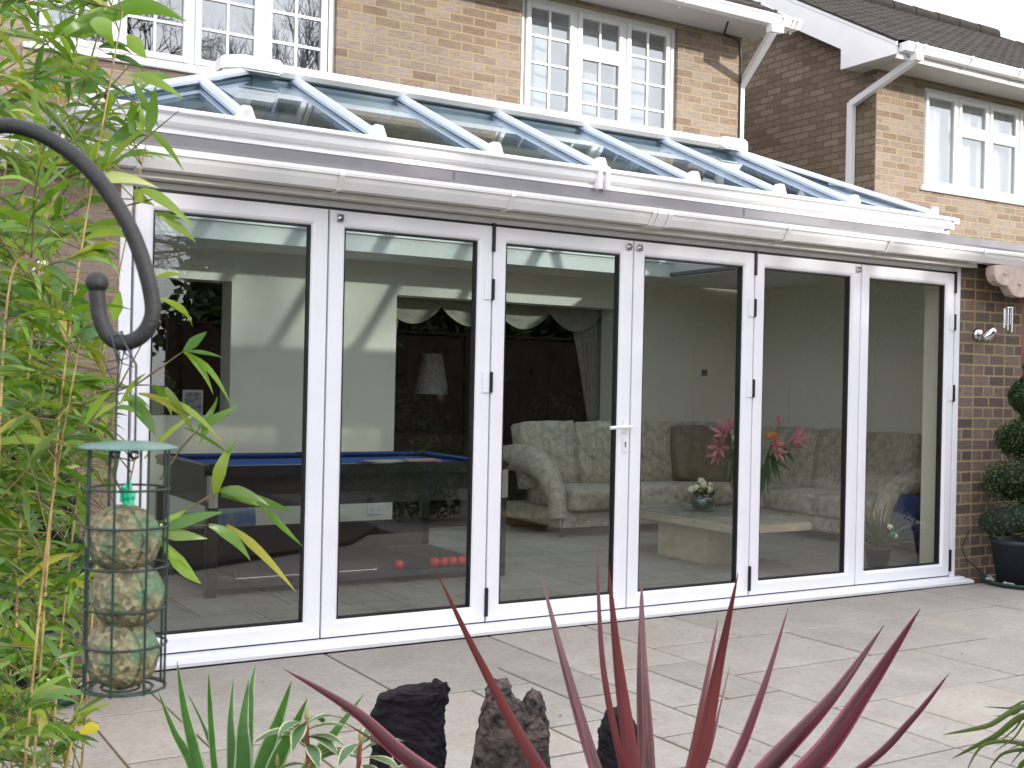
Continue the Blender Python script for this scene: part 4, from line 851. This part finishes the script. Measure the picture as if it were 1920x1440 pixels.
s3 = stone('stone_prong', [(1297, 998, 1003), (1303, 988, 1010), (1318, 984, 1014), (1332, 976, 1019), (1355, 968, 1026), (1400, 955, 1029)], 3.04, .05, M['slate2'], None, 5)
s3.location = s3.location-s2.location; s3.parent = s2
for k_ in ('label', 'category', 'group'):
    if k_ in s3: del s3[k_]
stone('slate_stone', [(1332, 1143, 1165), (1350, 1133, 1185), (1375, 1124, 1200), (1410, 1118, 1215), (1445, 1113, 1230)], 3.1, .05, M['slate'], 'dark slate stone partly hidden behind the red spiky leaves', 3)
# ------------------------------------------------------------------ cordyline
random.seed(31)
co = empty('red_cordyline', tuple(at(1215, 1600, 1.9)), 'spiky red and purple cordyline with long sword leaves in front', 'plant'); oc = co.location.copy()
M['cordR'] = leafmat('red_sword_leaf', [(.18, .032, .025), (.16, .028, .028), (.22, .05, .035)], .2, .35, streak=(.10, .03, .04))
M['cordP'] = leafmat('purple_sword_leaf', [(.095, .016, .03), (.13, .022, .04)], .12, .35, uvmargin=(.24, .06, .10), streak=(.05, .02, .02))
M['cordK'] = leafmat('striped_sword_leaf', [(.30, .14, .13), (.22, .09, .10)], .2, .35, streak=(.09, .045, .06))
b = MB(); b.tube([(0, 0, -.45), (0, 0, .02)], [.03, .035], 10); b.build('trunk', M['bark'], co)
CL = [((817, 1068), (905, 1250), (1015, 1445), 26, 'cordR'), ((1013, 1072), (1060, 1250), (1118, 1445), 28, 'cordK'), ((1119, 1027), (1131, 1250), (1168, 1445), 15, 'cordR'), ((1140, 1055), (1160, 1250), (1187, 1445), 34, 'cordR'),
      ((1203, 1083), (1205, 1260), (1213, 1445), 38, 'cordK'), ((1346, 1163), (1322, 1300), (1292, 1445), 18, 'cordR'), ((1384, 1075), (1350, 1240), (1308, 1445), 32, 'cordR'), ((1368, 1250), (1345, 1350), (1318, 1445), 8, 'cordP'),
      ((1478, 1140), (1432, 1290), (1370, 1445), 24, 'cordP'), ((1658, 1172), (1560, 1310), (1436, 1445), 42, 'cordP'), ((1725, 1142), (1630, 1290), (1515, 1445), 50, 'cordP'), ((1780, 1262), (1710, 1350), (1610, 1445), 17, 'cordP'),
      ((533, 1255), (665, 1335), (790, 1442), 36, 'cordP'), ((638, 1350), (720, 1400), (800, 1450), 9, 'cordR')]
def pxleaf(par, org, tip, midp, bot, basep, wpx, D, mat, lean=0, name='leaf'):
    dt = D+random.uniform(-.12, .12)+lean
    pts = cr([at(*basep, D), at(*bot, (D*.7+dt*.3)), at(*midp, (D+dt)/2), at(*tip, dt)], 9); n = len(pts); vs = []; uv = []; b = MB()
    nb_ = 9
    for i, p in enumerate(pts):
        d = (pts[min(i+1, n-1)]-pts[max(i-1, 0)]).normalized(); x = d.cross(_F).normalized(); x = (x+_F*random.uniform(-.0, .0)).normalized(); u = x.cross(d)
        if i <= nb_: k = .75+.25*i/nb_
        else: t = (i-nb_)/(n-1-nb_); k = max(.05, (1-t**(1.4 if wpx > 20 else 2.4)))
        w = wpx*.9*D/FPX/2*k; vs += [p-x*w+u*w*.35-org, p-u*w*.1-org, p+x*w+u*w*.35-org]; uv += [(0, i/n*3), (.5, i/n*3), (1, i/n*3)]
    fs = []
    for i in range(n-1): fs += [(3*i, 3*i+1, 3*i+4, 3*i+3), (3*i+1, 3*i+2, 3*i+5, 3*i+4)]
    b.add(vs, fs, uv, smooth=True); return b.build(name, mat, par)
for tip, mid, bot, w, mn in CL: pxleaf(co, oc, tip, mid, bot, (1215+(bot[0]-1215)*.35, 1600), w, 1.9, M[mn])
# green variegated sword plant
gy = empty('green_sword_plant', tuple(at(430, 1620, 2.1)), 'green sword leaved plant with pale edges near the bottom left', 'plant'); og = gy.location.copy()
M['yuc'] = leafmat('green_sword_leaf', [(.05, .15, .025), (.07, .18, .04), (.06, .16, .05)], .3, .4, uvmargin=(.40, .50, .33))
for tip, mid, bot, w in (((332, 1240), (345, 1330), (372, 1445), 20), ((296, 1295), (325, 1370), (362, 1445), 16), ((391, 1263), (394, 1340), (402, 1445), 11), ((438, 1270), (432, 1350), (434, 1445), 17), ((466, 1275), (455, 1360), (454, 1445), 28), ((479, 1246), (470, 1300), (462, 1445), 16),
                         ((546, 1278), (522, 1350), (487, 1445), 26), ((576, 1310), (548, 1370), (512, 1445), 26), ((682, 1302), (630, 1370), (575, 1445), 22), ((352, 1300), (385, 1370), (405, 1445), 7), ((540, 1320), (520, 1380), (500, 1445), 20)):
    pxleaf(gy, og, tip, mid, bot, (430+(bot[0]-430)*.3, 1620), w*1.4, 2.1, M['yuc'])
# variegated shrub
vs_ = empty('variegated_shrub', tuple(at(600, 1620, 2.0)), 'small shrub with cream edged leaves, reddish stems and pointed buds', 'plant'); ov = vs_.location.copy()
M['rho'] = leafmat('variegated_leaf', [(.06, .13, .05), (.08, .16, .07), (.10, .17, .09)], .25, .4, uvmargin=(.58, .58, .30)); M['rstem'] = simple('reddish_stem', (.28, .07, .05), .5, .3, 30); M['bud'] = simple('yellow_bud', (.30, .28, .10), .5, .3, 60)
random.seed(8)
for (u0, u, v, nl) in ((585, 575, 1352, 13), (655, 676, 1392, 10), (700, 735, 1445, 6), (520, 520, 1440, 5)):
    tp = at(u, v, 2.0); bt = at(u0, 1620, 2.0); b = MB(); b.tube([bt-ov, (bt+tp)/2-ov, tp-ov], [.006, .0045, .0035], 8); b.build('stem', M['rstem'], vs_)
    b = MB(); b.lathe([(0, 0), (.0035, .004), (.0045, .010), (.0025, .020), (0, .026)], tp-ov, 10); b.build('bud', M['bud'], vs_)
    b = MB()
    for k in range(nl):
        a = k*2.4+.4; tz = (k % 4)*.012; dd = Vector((math.cos(a), math.sin(a), random.uniform(-.15, .30))).normalized(); l = random.uniform(.065, .10); p0 = tp-Vector((0, 0, .004+tz))
        blade(b, p0-ov, p0+dd*l-ov-Vector((0, 0, .012)), Vector((0, 0, .010)), .026, side=dd.cross(Vector((0, 0, 1))).normalized(), n=8, base=.15, peak=.55, crease=.2)
    b.build('leaves', M['rho'], vs_)
# right grassy plant
gp = empty('arching_strappy_plant', tuple(at(2010, 1620, 2.5)), 'arching strappy green plant reaching in at the bottom right corner', 'plant'); op = gp.location.copy()
M['strap'] = leafmat('strap_leaf', [(.035, .06, .03), (.09, .13, .025), (.05, .08, .04)], .25, .45)
for tip, mid, bot, w in (((1767, 1378), (1850, 1362), (1940, 1335), 13), ((1784, 1423), (1860, 1385), (1940, 1350), 15), ((1842, 1325), (1890, 1328), (1940, 1332), 5), ((1862, 1343), (1900, 1340), (1940, 1338), 5), ((1868, 1398), (1900, 1370), (1945, 1340), 5), ((1862, 1412), (1900, 1385), (1945, 1352), 5), ((1893, 1436), (1915, 1410), (1950, 1380), 5), ((1810, 1450), (1850, 1395), (1940, 1410), 9), ((1850, 1450), (1885, 1412), (1945, 1420), 9), ((1890, 1405), (1915, 1395), (1960, 1370), 5), ((1905, 1450), (1925, 1430), (1960, 1440), 20)):
    pxleaf(gp, op, tip, mid, bot, (1990, 1540), w, 2.5, M['strap'])
# fallen debris on patio
random.seed(77); b = MB()
for k in range(60):
    x = random.uniform(0, 6); y = random.uniform(-2.4, -.15); 
    leafcard(b, Vector((x, y, ZP+.004)), Vector((0, 0, 1))+rv(.2), random.uniform(.008, .03), random.uniform(.004, .010))
for k in range(240):
    x = random.uniform(0, 5.6); leafcard(b, Vector((x, -.135+random.uniform(-.012, .008), ZP+.005)), Vector((0, 0, 1))+rv(.4), random.uniform(.006, .016), random.uniform(.005, .010))
tag(b.build('leaf_litter', simple('dry_brown_litter', (.12, .07, .04), .9, .5, 30)), 'tiny dry leaf scraps scattered on the paving along the sill', 'leaf litter', kind='stuff')
# ------------------------------------------------------------------ interior things
M['navy'] = simple('dark_cabinet', (.018, .019, .026), .18, .2, 6); M['cloth'] = simple('blue_baize', (.012, .085, .34), .9, .1, 40); M['silver'] = simple('brushed_silver', (.6, .6, .6), .3, .1, metal=.8)
pt = empty('pool_table', (.70, 1.15, ZF), 'dark pool table with bright blue cloth and lower ball shelf', 'pool table')
TL, TW, TH = 1.98, 1.16, .745
b = MB(); b.box((.05, .05, TH-.245), (TL-.05, TW-.05, TH-.05)); b.prism([(0, TH-.02), (.03, TH), (TL-.03, TH), (TL, TH-.02), (TL-.05, TH-.06), (.05, TH-.06)], 0, .055, 'Y'); b.prism([(0, TH-.02), (.03, TH), (TL-.03, TH), (TL, TH-.02), (TL-.05, TH-.06), (.05, TH-.06)], TW-.055, TW, 'Y')
b.prism([(.055, TH-.06), (.055, TH), (TW-.055, TH), (TW-.055, TH-.06)], 0, .055); b.prism([(.055, TH-.06), (.055, TH), (TW-.055, TH), (TW-.055, TH-.06)], TL-.055, TL); b.build('cabinet', M['navy'], pt, recalc=True)
b = MB(); b.box((.055, .055, TH-.049), (TL-.055, TW-.055, TH-.035)); b.prism([(.055, TH-.004), (.055, TH-.034), (.10, TH-.012), (.10, TH-.004)], .12, TL-.12); b.prism([(TW-.055, TH-.004), (TW-.055, TH-.034), (TW-.10, TH-.012), (TW-.10, TH-.004)], .12, TL-.12)
b.prism([(.055, TH-.004), (.055, TH-.034), (.10, TH-.012), (.10, TH-.004)], .12, TW-.12, 'Y'); b.prism([(TL-.055, TH-.004), (TL-.055, TH-.034), (TL-.10, TH-.012), (TL-.10, TH-.004)], .12, TW-.12, 'Y'); b.build('cloth', M['cloth'], pt, recalc=True)
for x in (.01, TL-.07):
    for y in (.01, TW-.07):
        b = MB(); b.box((x, y, 0), (x+.06, y+.06, TH-.2)); b.build('leg', M['navy'], pt, bevel=.004)
for x in (.012, TL-.062):
    b = MB(); b.box((x, -.004, TH-.235), (x+.05, .048, TH-.055))
    for k in range(3): b.box((x+.012+k*.012, -.008, TH-.235), (x+.017+k*.012, -.004, TH-.055))
    b.build('corner_trim', M['silver'], pt)
for x, y in ((.09, .09), (TL/2, .075), (TL-.09, .09), (.09, TW-.09), (TL/2, TW-.075), (TL-.09, TW-.09)):
    b = MB(); b.lathe([(.0, TH-.005), (.05, TH-.0035), (.055, TH+.003), (.045, TH+.003), (.04, TH-.002)], (x, y, 0), 16); b.build('pocket', M['black'], pt)
b = MB(); b.box((.08, .04, .04), (TL-.02, TW-.05, .07)); b.box((.08, .04, .07), (TL-.02, .055, .082)); b.box((.08, TW-.07, .07), (TL-.02, TW-.05, .26)); b.build('lower_shelf', simple('charcoal_shelf', (.035, .037, .055), .35), pt)
b = MB(); b.tube([(.18, .015, .10), (1.06, .015, .10)], .005, 8); b.tube([(.18, .015, .10), (.18, .015, .135)], .005, 8); b.tube([(1.06, .015, .10), (1.06, .015, .125)], .005, 8); b.build('rail', M['chrome'], pt)
redm = simple('red_ball', (.5, .02, .02), .2, .1)
for k, x in enumerate((1.25, 1.50, 1.565, 1.63, 1.695, 1.76)):
    o_ = MB().ball((0, 0, 0), .034, 12).build('red_ball', redm); o_.location = (.70+x, 1.15+.10, ZF+.103)
    tag(o_, 'lone red ball on the shelf under the pool table, left of the others' if k == 0 else 'red ball in the row of touching red balls under the pool table', 'ball', 'red balls under the pool table' if k else None)
b = MB(); b.box((0, 0, 0), (.26, .18, .008)); o_ = b.build('magazine', simple('pale_magazine', (.5, .5, .5), .4, .3, 18), bevel=.002); o_.location = (1.98, 1.62, ZF+TH-.033); o_.rotation_euler = (0, 0, .2); tag(o_, 'pale magazine lying on the blue pool table cloth', 'magazine')
b = MB(); b.box((0, 0, 0), (.22, .15, .012)); o_ = b.build('magazine', simple('red_magazine', (.45, .10, .09), .4, .6, 9, col2=(.5, .45, .4)), bevel=.002); o_.location = (2.16, 1.56, ZF+TH-.024); o_.rotation_euler = (0, 0, -.15); tag(o_, 'red and white magazine on the blue cloth overlapping the pale one', 'magazine')
tag(cushion('carrier_bag', (1.55, 3.35, ZF+.13), (.34, .22, .28), simple('blue_bag', (.06, .14, .3), .5, .5, 9, col2=(.3, .3, .3)), None), 'blue and grey bag on the floor behind the pool table', 'bag')
tag(cushion('carrier_bag', (1.30, 3.38, ZF+.11), (.22, .2, .24), simple('green_bag', (.08, .22, .12), .5, .5, 9, col2=(.4, .4, .3)), None), 'green bag on the floor behind the pool table beside the blue one', 'bag')
cs = empty('side_cabinet', (1.45, 3.15, ZF), 'low green cabinet with cloth on top behind the pool table', 'cabinet')
b = MB(); b.box((0, 0.25, .45), (.62, .42, .76)); b.build('body', simple('cream_cabinet', (.5, .48, .42), .6), cs); b = MB(); b.box((.02, .24, .7605), (.5, .40, .80)); b.build('folded_cloth', simple('patterned_cloth', (.08, .25, .18), .8, .6, 14, col2=(.45, .25, .3)), cs)
bpy.data.objects.remove(bpy.data.objects['folded_cloth']); bpy.data.objects.remove(bpy.data.objects['body']); bpy.data.objects.remove(cs)
# picture frame in hatch
pf = empty('picture_frame', (1.33, 3.66, HZ0), 'small silver photo frame standing on the sill of the wall opening', 'picture frame')
b = MB(); b.box((-.08, 0, 0), (.08, .012, .20)); o_ = b.build('frame', M['silver'], pf, bevel=.003); b = MB(); b.box((-.062, -.002, .02), (.062, -.0005, .18)); b.build('photo', simple('dark_photo', (.25, .25, .27), .3, .8, 25, col2=(.05, .05, .07)), pf)
hp_ = empty('house_plant', (1.05, 3.75, HZ0), 'dark leafy house plant in the wall opening behind the photo frame', 'plant')
b = MB(); b.lathe([(0, 0), (.05, 0), (.065, .1), (.055, .1), (0, .08)], n=16); b.build('pot', M['plastic'], hp_); crown([((0, 0, .22), .16, (1, 1, 1))], 350, .07, .03).build('foliage', M['topi'], hp_)
# socket, thermostat
sk = empty('wall_socket', (2.86, 3.599, .30), 'white double wall socket low on the cream wall behind the pool table', 'socket')
b = MB(); b.box((-.073, -.009, -.043), (.073, 0, .043)); b.build('face_plate', M['pvc'], sk, bevel=.002); b = MB()
for x in (-.035, .035):
    for dx, dz in ((0, .012), (-.011, -.008), (.011, -.008)): b.box((x+dx-.003, -.0098, dz-.004), (x+dx+.003, -.0091, dz+.004))
b.build('pin_holes', M['black'], sk)
tp_ = onp(1, 3.6, 1318, 703); th = empty('thermostat', tuple(tp_-Vector((0, .001, 0))), 'small white thermostat with grey screen on the cream back wall', 'thermostat')
b = MB(); b.box((-.045, -.022, -.06), (.045, 0, .06)); b.build('case', M['pvc'], th, bevel=.003); b = MB(); b.box((-.036, -.0232, -.01), (.036, -.0222, .052)); b.build('screen', simple('grey_screen', (.12, .13, .15), .2), th)
# curtains at archway
M['lace'] = simple('cream_curtain', (.30, .28, .23), .9, .15, 12)
sw = empty('swag_valance', (OX0, 3.90, OZ), 'cream scalloped swag valance across the top of the archway', 'curtain')
for k in range(4):
    x0 = k*.575-.03; wd = .64; b = MB(); n = 16; vs = []
    for j in range(7):
        for i in range(n+1):
            t = i/n; sg = .19*(1-(2*t-1)**2)*(j/6)+.03*(j/6); vs.append((x0+wd*t, -.02*(k % 2)-.02*math.sin(math.pi*t)*math.sin(j*2.2), .0-sg-.02*(j == 0)*0))
    b.add(vs, [(j*(n+1)+i, j*(n+1)+i+1, (j+1)*(n+1)+i+1, (j+1)*(n+1)+i) for j in range(6) for i in range(n)], smooth=True); b.build('swag', M['lace'], sw)
def tied(name, xt0, xt1, xb0, xb1, label):
    b = MB(); n = 40; J = 14; vs = []
    for j in range(J+1):
        t = j/J; s = t**.8; a = xt0+(xb0-xt0)*s; c = xt1+(xb1-xt1)*s
        for i in range(n+1): q = i/n; vs.append((a+(c-a)*q, 3.93+.022*math.sin(q*38), OZ-.03-1.05*t))
    b.add(vs, [(j*(n+1)+i, (j+1)*(n+1)+i, (j+1)*(n+1)+i+1, j*(n+1)+i+1) for j in range(J) for i in range(n)], smooth=True)
    b.box((min(xb0, xb1), 3.90, OZ-1.1), (max(xb0, xb1), 3.96, OZ-2.0+.04)); tag(b.build(name, M['lace']), label, 'curtain')
tied('tied_curtain', 4.98, 5.38, 5.24, 5.38, 'cream curtain gathered at the right side of the archway')
tied('tied_curtain', 2.96, 3.24, 2.96, 3.06, 'cream curtain at the left side of the archway behind the wall')
lp = empty('table_lamp', (4.35, 5.5, .85), 'pale striped table lamp shade in the dim lounge beyond the archway', 'lamp')
b = MB(); b.lathe([(.0, 0), (.07, 0), (.07, .02), (.015, .05), (.03, .2), (.012, .40)], n=16); b.build('lamp_base', M['iron'], lp)
b = MB(); b.lathe([(.17, .40), (.165, .5), (.105, .82)], n=30); o_ = b.build('lamp_shade', simple('pale_shade', (.75, .75, .8), .6, .3, 30), lp)
sb = empty('sideboard', (4.0, 5.3, .1), 'dark sideboard carrying the lamp in the dim lounge', 'sideboard')
b = MB(); b.box((-.3, -.05, .1), (1.1, .4, .75)); b.build('body', simple('dark_wood', (.04, .025, .018), .4), sb, bevel=.01)
for x in (-.25, 1.0):
    b = MB(); b.box((x, 0, 0), (x+.05, .05, .1)); b.build('leg', simple('dark_wood_leg', (.04, .025, .018), .4), sb)
# sofas
def fabric():
    mt, nt, bs = newmat('silver_damask'); o = pos(nt)
    c = ramp(nt, ntex(nt, 13, 7, o, .75), [(.34, (.26, .215, .165)), (.48, (.42, .37, .30)), (.64, (.54, .49, .41))]); c = mix(nt, .4, c, ramp(nt, ntex(nt, 45, 3, o), [(.4, (.3, .3, .3)), (.6, (.7, .7, .7))]), 'SOFT_LIGHT')
    nt.links.new(c, bs.inputs['Base Color']); bs.inputs['Roughness'].default_value = .7; bs.inputs['Sheen Weight'].default_value = .3; bump(nt, bs, ntex(nt, 12, 4, o), .4, .02); return mt
M['fab'] = fabric(); M['fabB'] = simple('brown_cushion', (.20, .15, .11), .8, .3, 10)
so = empty('corner_sofa', (5.2, 2.9, ZF), 'large L shaped corner sofa in silvery crushed velvet with scatter back cushions', 'sofa'); oo = Vector(so.location)
def cu(name, c, s, rot=(0, 0, 0), mat='fab', puff=.3): return cushion(name, Vector(c)-oo, s, M[mat], so, rot, puff)
b = MB(); b.box((4.05, 2.58, .20), (6.75, 3.5, .34)); b.box((5.98, 1.05, .2), (6.75, 2.58, .34)); 
ob = b; ob.v = [tuple(Vector(p)-oo) for p in ob.v]; ob.build('base', M['fab'], so, bevel=.02)
for x in (4.45, 5.15, 5.75): cu('seat_cushion', (x, 2.88, .43), (.66, .74, .17), puff=.12)
for y in (2.55, 1.95, 1.38): cu('seat_cushion', (6.25, y, .42), (.64, .56, .17), puff=.12)
for x in (4.30, 4.86, 5.42, 5.98): cu('back_cushion', (x, 3.22, .76), (.555, .20, .58), (R(-12), random.uniform(-.05, .05), random.uniform(-.07, .07)), puff=.12)
cu('back_cushion', (5.86, 2.98, .75), (.58, .17, .54), (R(-18), R(4), -.25), 'fabB')
for y in (3.0, 2.45, 1.9, 1.35): cu('back_cushion', (6.58, y, .74), (.22, .54, .57), (random.uniform(-.05, .05), R(10), random.uniform(-.07, .07)), puff=.12)
b = MB(); pts = [(4.02, y, z) for y, z in ((3.45, .72), (3.2, .74), (2.95, .72), (2.75, .64), (2.62, .48), (2.58, .28))]; b.tube([Vector(p)-oo for p in pts], [.11, .12, .12, .10, .085, .07], 14); b.build('arm', M['fab'], so)
b = MB(); b.tube([Vector(p)-oo for p in [(6.7, .98, .66), (6.35, .98, .66), (6.1, .98, .56), (5.98, .98, .34)]], [.11, .11, .10, .08], 14); b.build('arm', M['fab'], so)
for x, y in ((4.1, 2.65), (4.1, 3.4), (5.9, 2.65), (6.05, 1.1), (6.68, 1.1)):
    b = MB(); b.lathe([(0, 0), (.025, 0), (.035, .08), (0, .08)], Vector((x, y, ZF))-oo, 10); b.build('foot', M['black'], so)
b = cushion('blue_blanket', (6.28, .86, .33), (.55, .35, .40), simple('dark_blue_fabric', (.015, .035, .16), .8, .3, 8), None, (0, .3, 0), .4); tag(b, 'dark blue blanket heaped on the floor at the right end of the sofa', 'blanket')
# coffee table
ct = empty('coffee_table', (4.45, 1.2, ZF), 'long pale stone coffee table with glass top and block pedestal', 'coffee table')
stm = simple('beige_travertine', (.46, .40, .31), .35, .15, 8)
ZC = .445
c0 = [onp(2, ZC, 1387, 1000), onp(2, ZC, 1512, 985)]
b = MB(); tv = [(4.115, .50), (4.83, .56), (5.0, 1.70), (3.60, 1.62)]
b = MB(); b.box((-.345, -.65, ZC-ZF-.055), (.345, .75, ZC-ZF)); o_ = b.build('table_top', stm, ct, bevel=.004)
b = MB(); b.box((-.325, -.63, ZC-ZF+.001), (.325, .73, ZC-ZF+.009)); b.build('glass_top', simple('pale_green_glass', (.22, .24, .20), .25, .1), ct)
b = MB(); b.box((-.23, -.22, 0), (.23, .34, ZC-ZF-.056)); b.build('pedestal', stm, ct, bevel=.004)
# white flowers in round vase
zt_ = ZC+.010
def petalball(b, c, r, n=26):
    c = Vector(c)
    for k in range(n):
        d = Vector((random.gauss(0, 1), random.gauss(0, 1), abs(random.gauss(0, 1)))).normalized(); p = c+d*r*.75; t = d.cross(rv()).normalized(); s = d.cross(t)
        b.add([p-t*r*.45-d*r*.2, p+s*r*.4, p+t*r*.45-d*r*.2, p-s*r*.4+d*r*.1], [(0, 1, 2, 3)])
    b.ball(c, r*.8, 6)
vp = onp(2, zt_, 1317, 957); vp.z = zt_
va = empty('rose_bowl', tuple(vp), 'round glass bowl of white roses on the coffee table', 'vase of flowers')
vgl = glassmat('vase_glass', (.80, .88, .86), .12)
b = MB(); b.lathe([(0, 0), (.06, 0), (.085, .025), (.098, .07), (.085, .11), (.06, .13), (.064, .136)], n=24); b.build('bowl', vgl, va)
b = MB(); b.lathe([(0, .006), (.078, .027), (.09, .07), (.082, .085), (0, .085)], n=20); b.build('water_and_stems', simple('murky_water', (.12, .17, .15), .15, .4, 30), va)
M['wf'] = simple('cream_petal', (.72, .72, .55), .6, .08, 30); random.seed(17)
for dx, dy, dz in ((-.06, 0, .17), (0, .02, .215), (.06, 0, .18), (.02, -.05, .16), (-.03, -.045, .19), (.085, .03, .16), (-.085, .03, .155), (.03, .04, .2)):
    b = MB(); petalball(b, (dx, dy, dz), .034); b.build('rose', M['wf'], va)
crown([((0, 0, .15), .09, (1, 1, .6))], 120, .04, .02).build('leaves', M['topi'], va)
# lily bouquet in tall vase
lb_ = onp(2, zt_, 1412, 985); lb_ = Vector((onp(2, zt_, 1412, 972).x, onp(2, zt_, 1412, 972).y, zt_)); D_l = (lb_-CAM).dot(_F)
li = empty('lily_vase', tuple(lb_), 'tall glass vase of pink lilies and orange flowers on the coffee table', 'vase of flowers')
b = MB(); b.lathe([(0, 0), (.05, 0), (.055, .02), (.045, .12), (.065, .26), (.068, .265)], n=20); b.build('vase', vgl, li)
M['lily'] = leafmat('pink_lily_petal', [(.50, .16, .26), (.60, .28, .36), (.42, .10, .19)], .25, .5); M['lstem'] = simple('green_stem', (.05, .10, .03), .6); M['lleaf'] = leafmat('lily_leaf', [(.02, .06, .02), (.04, .09, .03)], .2)
random.seed(23)
def lily(u, v, s=1.0, dirv=None, closed=False):
    p = at(u, v, D_l+random.uniform(-.1, .1)); q = p-lb_; st = MB(); st.tube([(0, 0, .05), (q.x*.3, q.y*.3, .28), q], .0035, 5); st.build('stem', M['lstem'], li)
    d = (Vector(dirv) if dirv else (q-Vector((0, 0, .3)))).normalized(); b = MB(); x = d.cross(Vector((0, 0, 1))).normalized(); y = d.cross(x)
    for k in range(6):
        a = k*math.pi/3; o = (x*math.cos(a)+y*math.sin(a)); l = .115*s; sp = .25 if closed else .85
        blade(b, q, q+(d*(.8)+o*sp).normalized()*l, d*.016, .030*s if not closed else .02, side=d.cross(o).normalized(), n=6, base=.3, peak=.5, crease=.2)
    if not closed:
        for k in range(4): b.tube([q, q+(d+rv(.3))*.07*s], .0015, 4)
    b.build('lily', M['lily'], li)
lily(1358, 815, 1.1, (-.6, -.4, .5)); lily(1366, 808, .9, (-.2, -.6, .7)); lily(1484, 836, .9, (.5, -.6, 0)); lily(1452, 845, .9, (0, -.9, -.1)); lily(1350, 838, 1.0, (-.6, -.5, 0)); lily(1348, 850, .9, (-.9, -.2, -.3)); lily(1460, 800, .75, (.05, 0, 1), True); lily(1478, 830, 1.1, (.8, -.2, .3)); lily(1490, 822, 1.0, (.8, .1, .2)); lily(1445, 835, .9, (.1, -.8, .2))
b = MB(); fl = MB()
for (u, v, r) in ((1382, 838, .035), (1378, 822, .03)): petalball(b, at(u, v, D_l-.05)-lb_, r)
b.build('white_bloom', M['wf'], li)
for (u, v, r) in ((1442, 818, .032), (1455, 830, .034), (1452, 815, .025), (1460, 850, .026)): petalball(fl, at(u, v, D_l-.04)-lb_, r, 40)
fl.build('orange_bloom', simple('orange_petal', (.55, .20, .04), .6, .2, 30), li)
b = MB()
for (u, v, u1, v1) in ((1375, 845, 1365, 900), (1380, 860, 1372, 925), (1440, 850, 1440, 925), (1450, 860, 1465, 905), (1460, 840, 1475, 868), (1470, 840, 1490, 870), (1440, 855, 1485, 885), (1385, 870, 1380, 930), (1432, 870, 1432, 930), (1448, 850, 1455, 900), (1395, 860, 1390, 940), (1425, 860, 1425, 940)):
    p0 = at(u, v, D_l)-lb_; p1 = at(u1, v1, D_l+random.uniform(-.05, .05))-lb_; blade(b, p0, p1, _F*.02+_U*.01, .035, side=_R.copy(), n=6, base=.4, peak=.4, crease=.2)
b.build('leaves', M['lleaf'], li)
# plant inside right pane
ip = empty('potted_house_plant', (5.32, .42, ZF), 'spidery green house plant in a dark pot just inside the right door', 'plant')
b = MB(); b.lathe([(0, 0), (.07, 0), (.09, .13), (.095, .13), (.095, .145), (.08, .145), (0, .12)], n=18); b.build('pot', M['plastic'], ip)
b = MB(); random.seed(41)
for k in range(80):
    a = random.uniform(0, 6.28); l = random.uniform(.18, .42); el = random.uniform(.1, 1.2); d = Vector((math.cos(a)*math.cos(el), math.sin(a)*math.cos(el)*.8, math.sin(el)))
    blade(b, (0, 0, .13), Vector((0, 0, .13))+d*l-Vector((0, 0, .05*l)), Vector((0, 0, .03)), .015, n=5, base=.6, peak=.4)
b.build('foliage', leafmat('house_plant_leaf', [(.04, .08, .04), (.08, .13, .06), (.12, .13, .05)], .2), ip)
b = MB(); b.tube([(.02, 0, .12), (.03, 0, .40)], .003, 5); b.ball((.03, 0, .41), .014, 6); b.build('support_cane', M['cream_timber'], ip)
fr_ = empty('frog_ornament', (5.36, .36, ZF+.26), 'small green and white ornament perched in the house plant', 'ornament')
b = MB(); b.ball((.03, 0, -.02), .03, 8, (1, .8, 1.1)); b.build('body', simple('bright_green_ceramic', (.03, .30, .14), .3), fr_)
b = MB(); b.ball((0, -.01, .03), .022, 8); b.ball((.06, -.01, -.04), .018, 8, (1, 1, 1.2)); b.build('pale_parts', M['wf'], fr_)
# ------------------------------------------------------------------ light
sc = bpy.context.scene
EL, AZx, AZy = R(15.8), .415, -.91
sd = Vector((AZx*math.cos(EL), AZy*math.cos(EL), math.sin(EL))).normalized()
sl = bpy.data.lights.new('sun', 'SUN'); sl.energy = 2.7; sl.angle = R(1.2); sl.color = (1, .94, .86); so_ = bpy.data.objects.new('sun', sl); C.objects.link(so_)
so_.rotation_euler = sd.to_track_quat('Z', 'Y').to_euler()
w = bpy.data.worlds.new('World'); sc.world = w; w.use_nodes = True; nt = w.node_tree; bg = nt.nodes['Background']
sk_ = nd(nt, 'ShaderNodeTexSky', sky_type='NISHITA', sun_disc=False); sk_.sun_elevation = EL; sk_.sun_rotation = math.atan2(sd.x, sd.y)
tc = nd(nt, 'ShaderNodeTexCoord'); mp = nd(nt, 'ShaderNodeMapping'); mp.inputs['Scale'].default_value = (1, 1, 2.2); nt.links.new(tc.outputs['Generated'], mp.inputs[0])
cl = ramp(nt, ntex(nt, 1.8, 7, mp.outputs[0], .6), [(.24, (.0, .0, .0)), (.42, (1, 1, 1))])
sky = mix(nt, cl, sk_.outputs[0], (9.5, 9.7, 10.3)); nt.links.new(sky, bg.inputs[0]); bg.inputs[1].default_value = .15
sc.view_settings.view_transform = 'Standard'; sc.view_settings.look = 'None'; sc.view_settings.exposure = .74; sc.view_settings.gamma = 1
sc.cycles.max_bounces = 10; sc.cycles.transparent_max_bounces = 24; sc.cycles.diffuse_bounces = 5; sc.cycles.glossy_bounces = 5
sc.cycles.use_denoising = True; sc.cycles.caustics_reflective = False; sc.cycles.caustics_refractive = False; sc.cycles.sample_clamp_indirect = 6
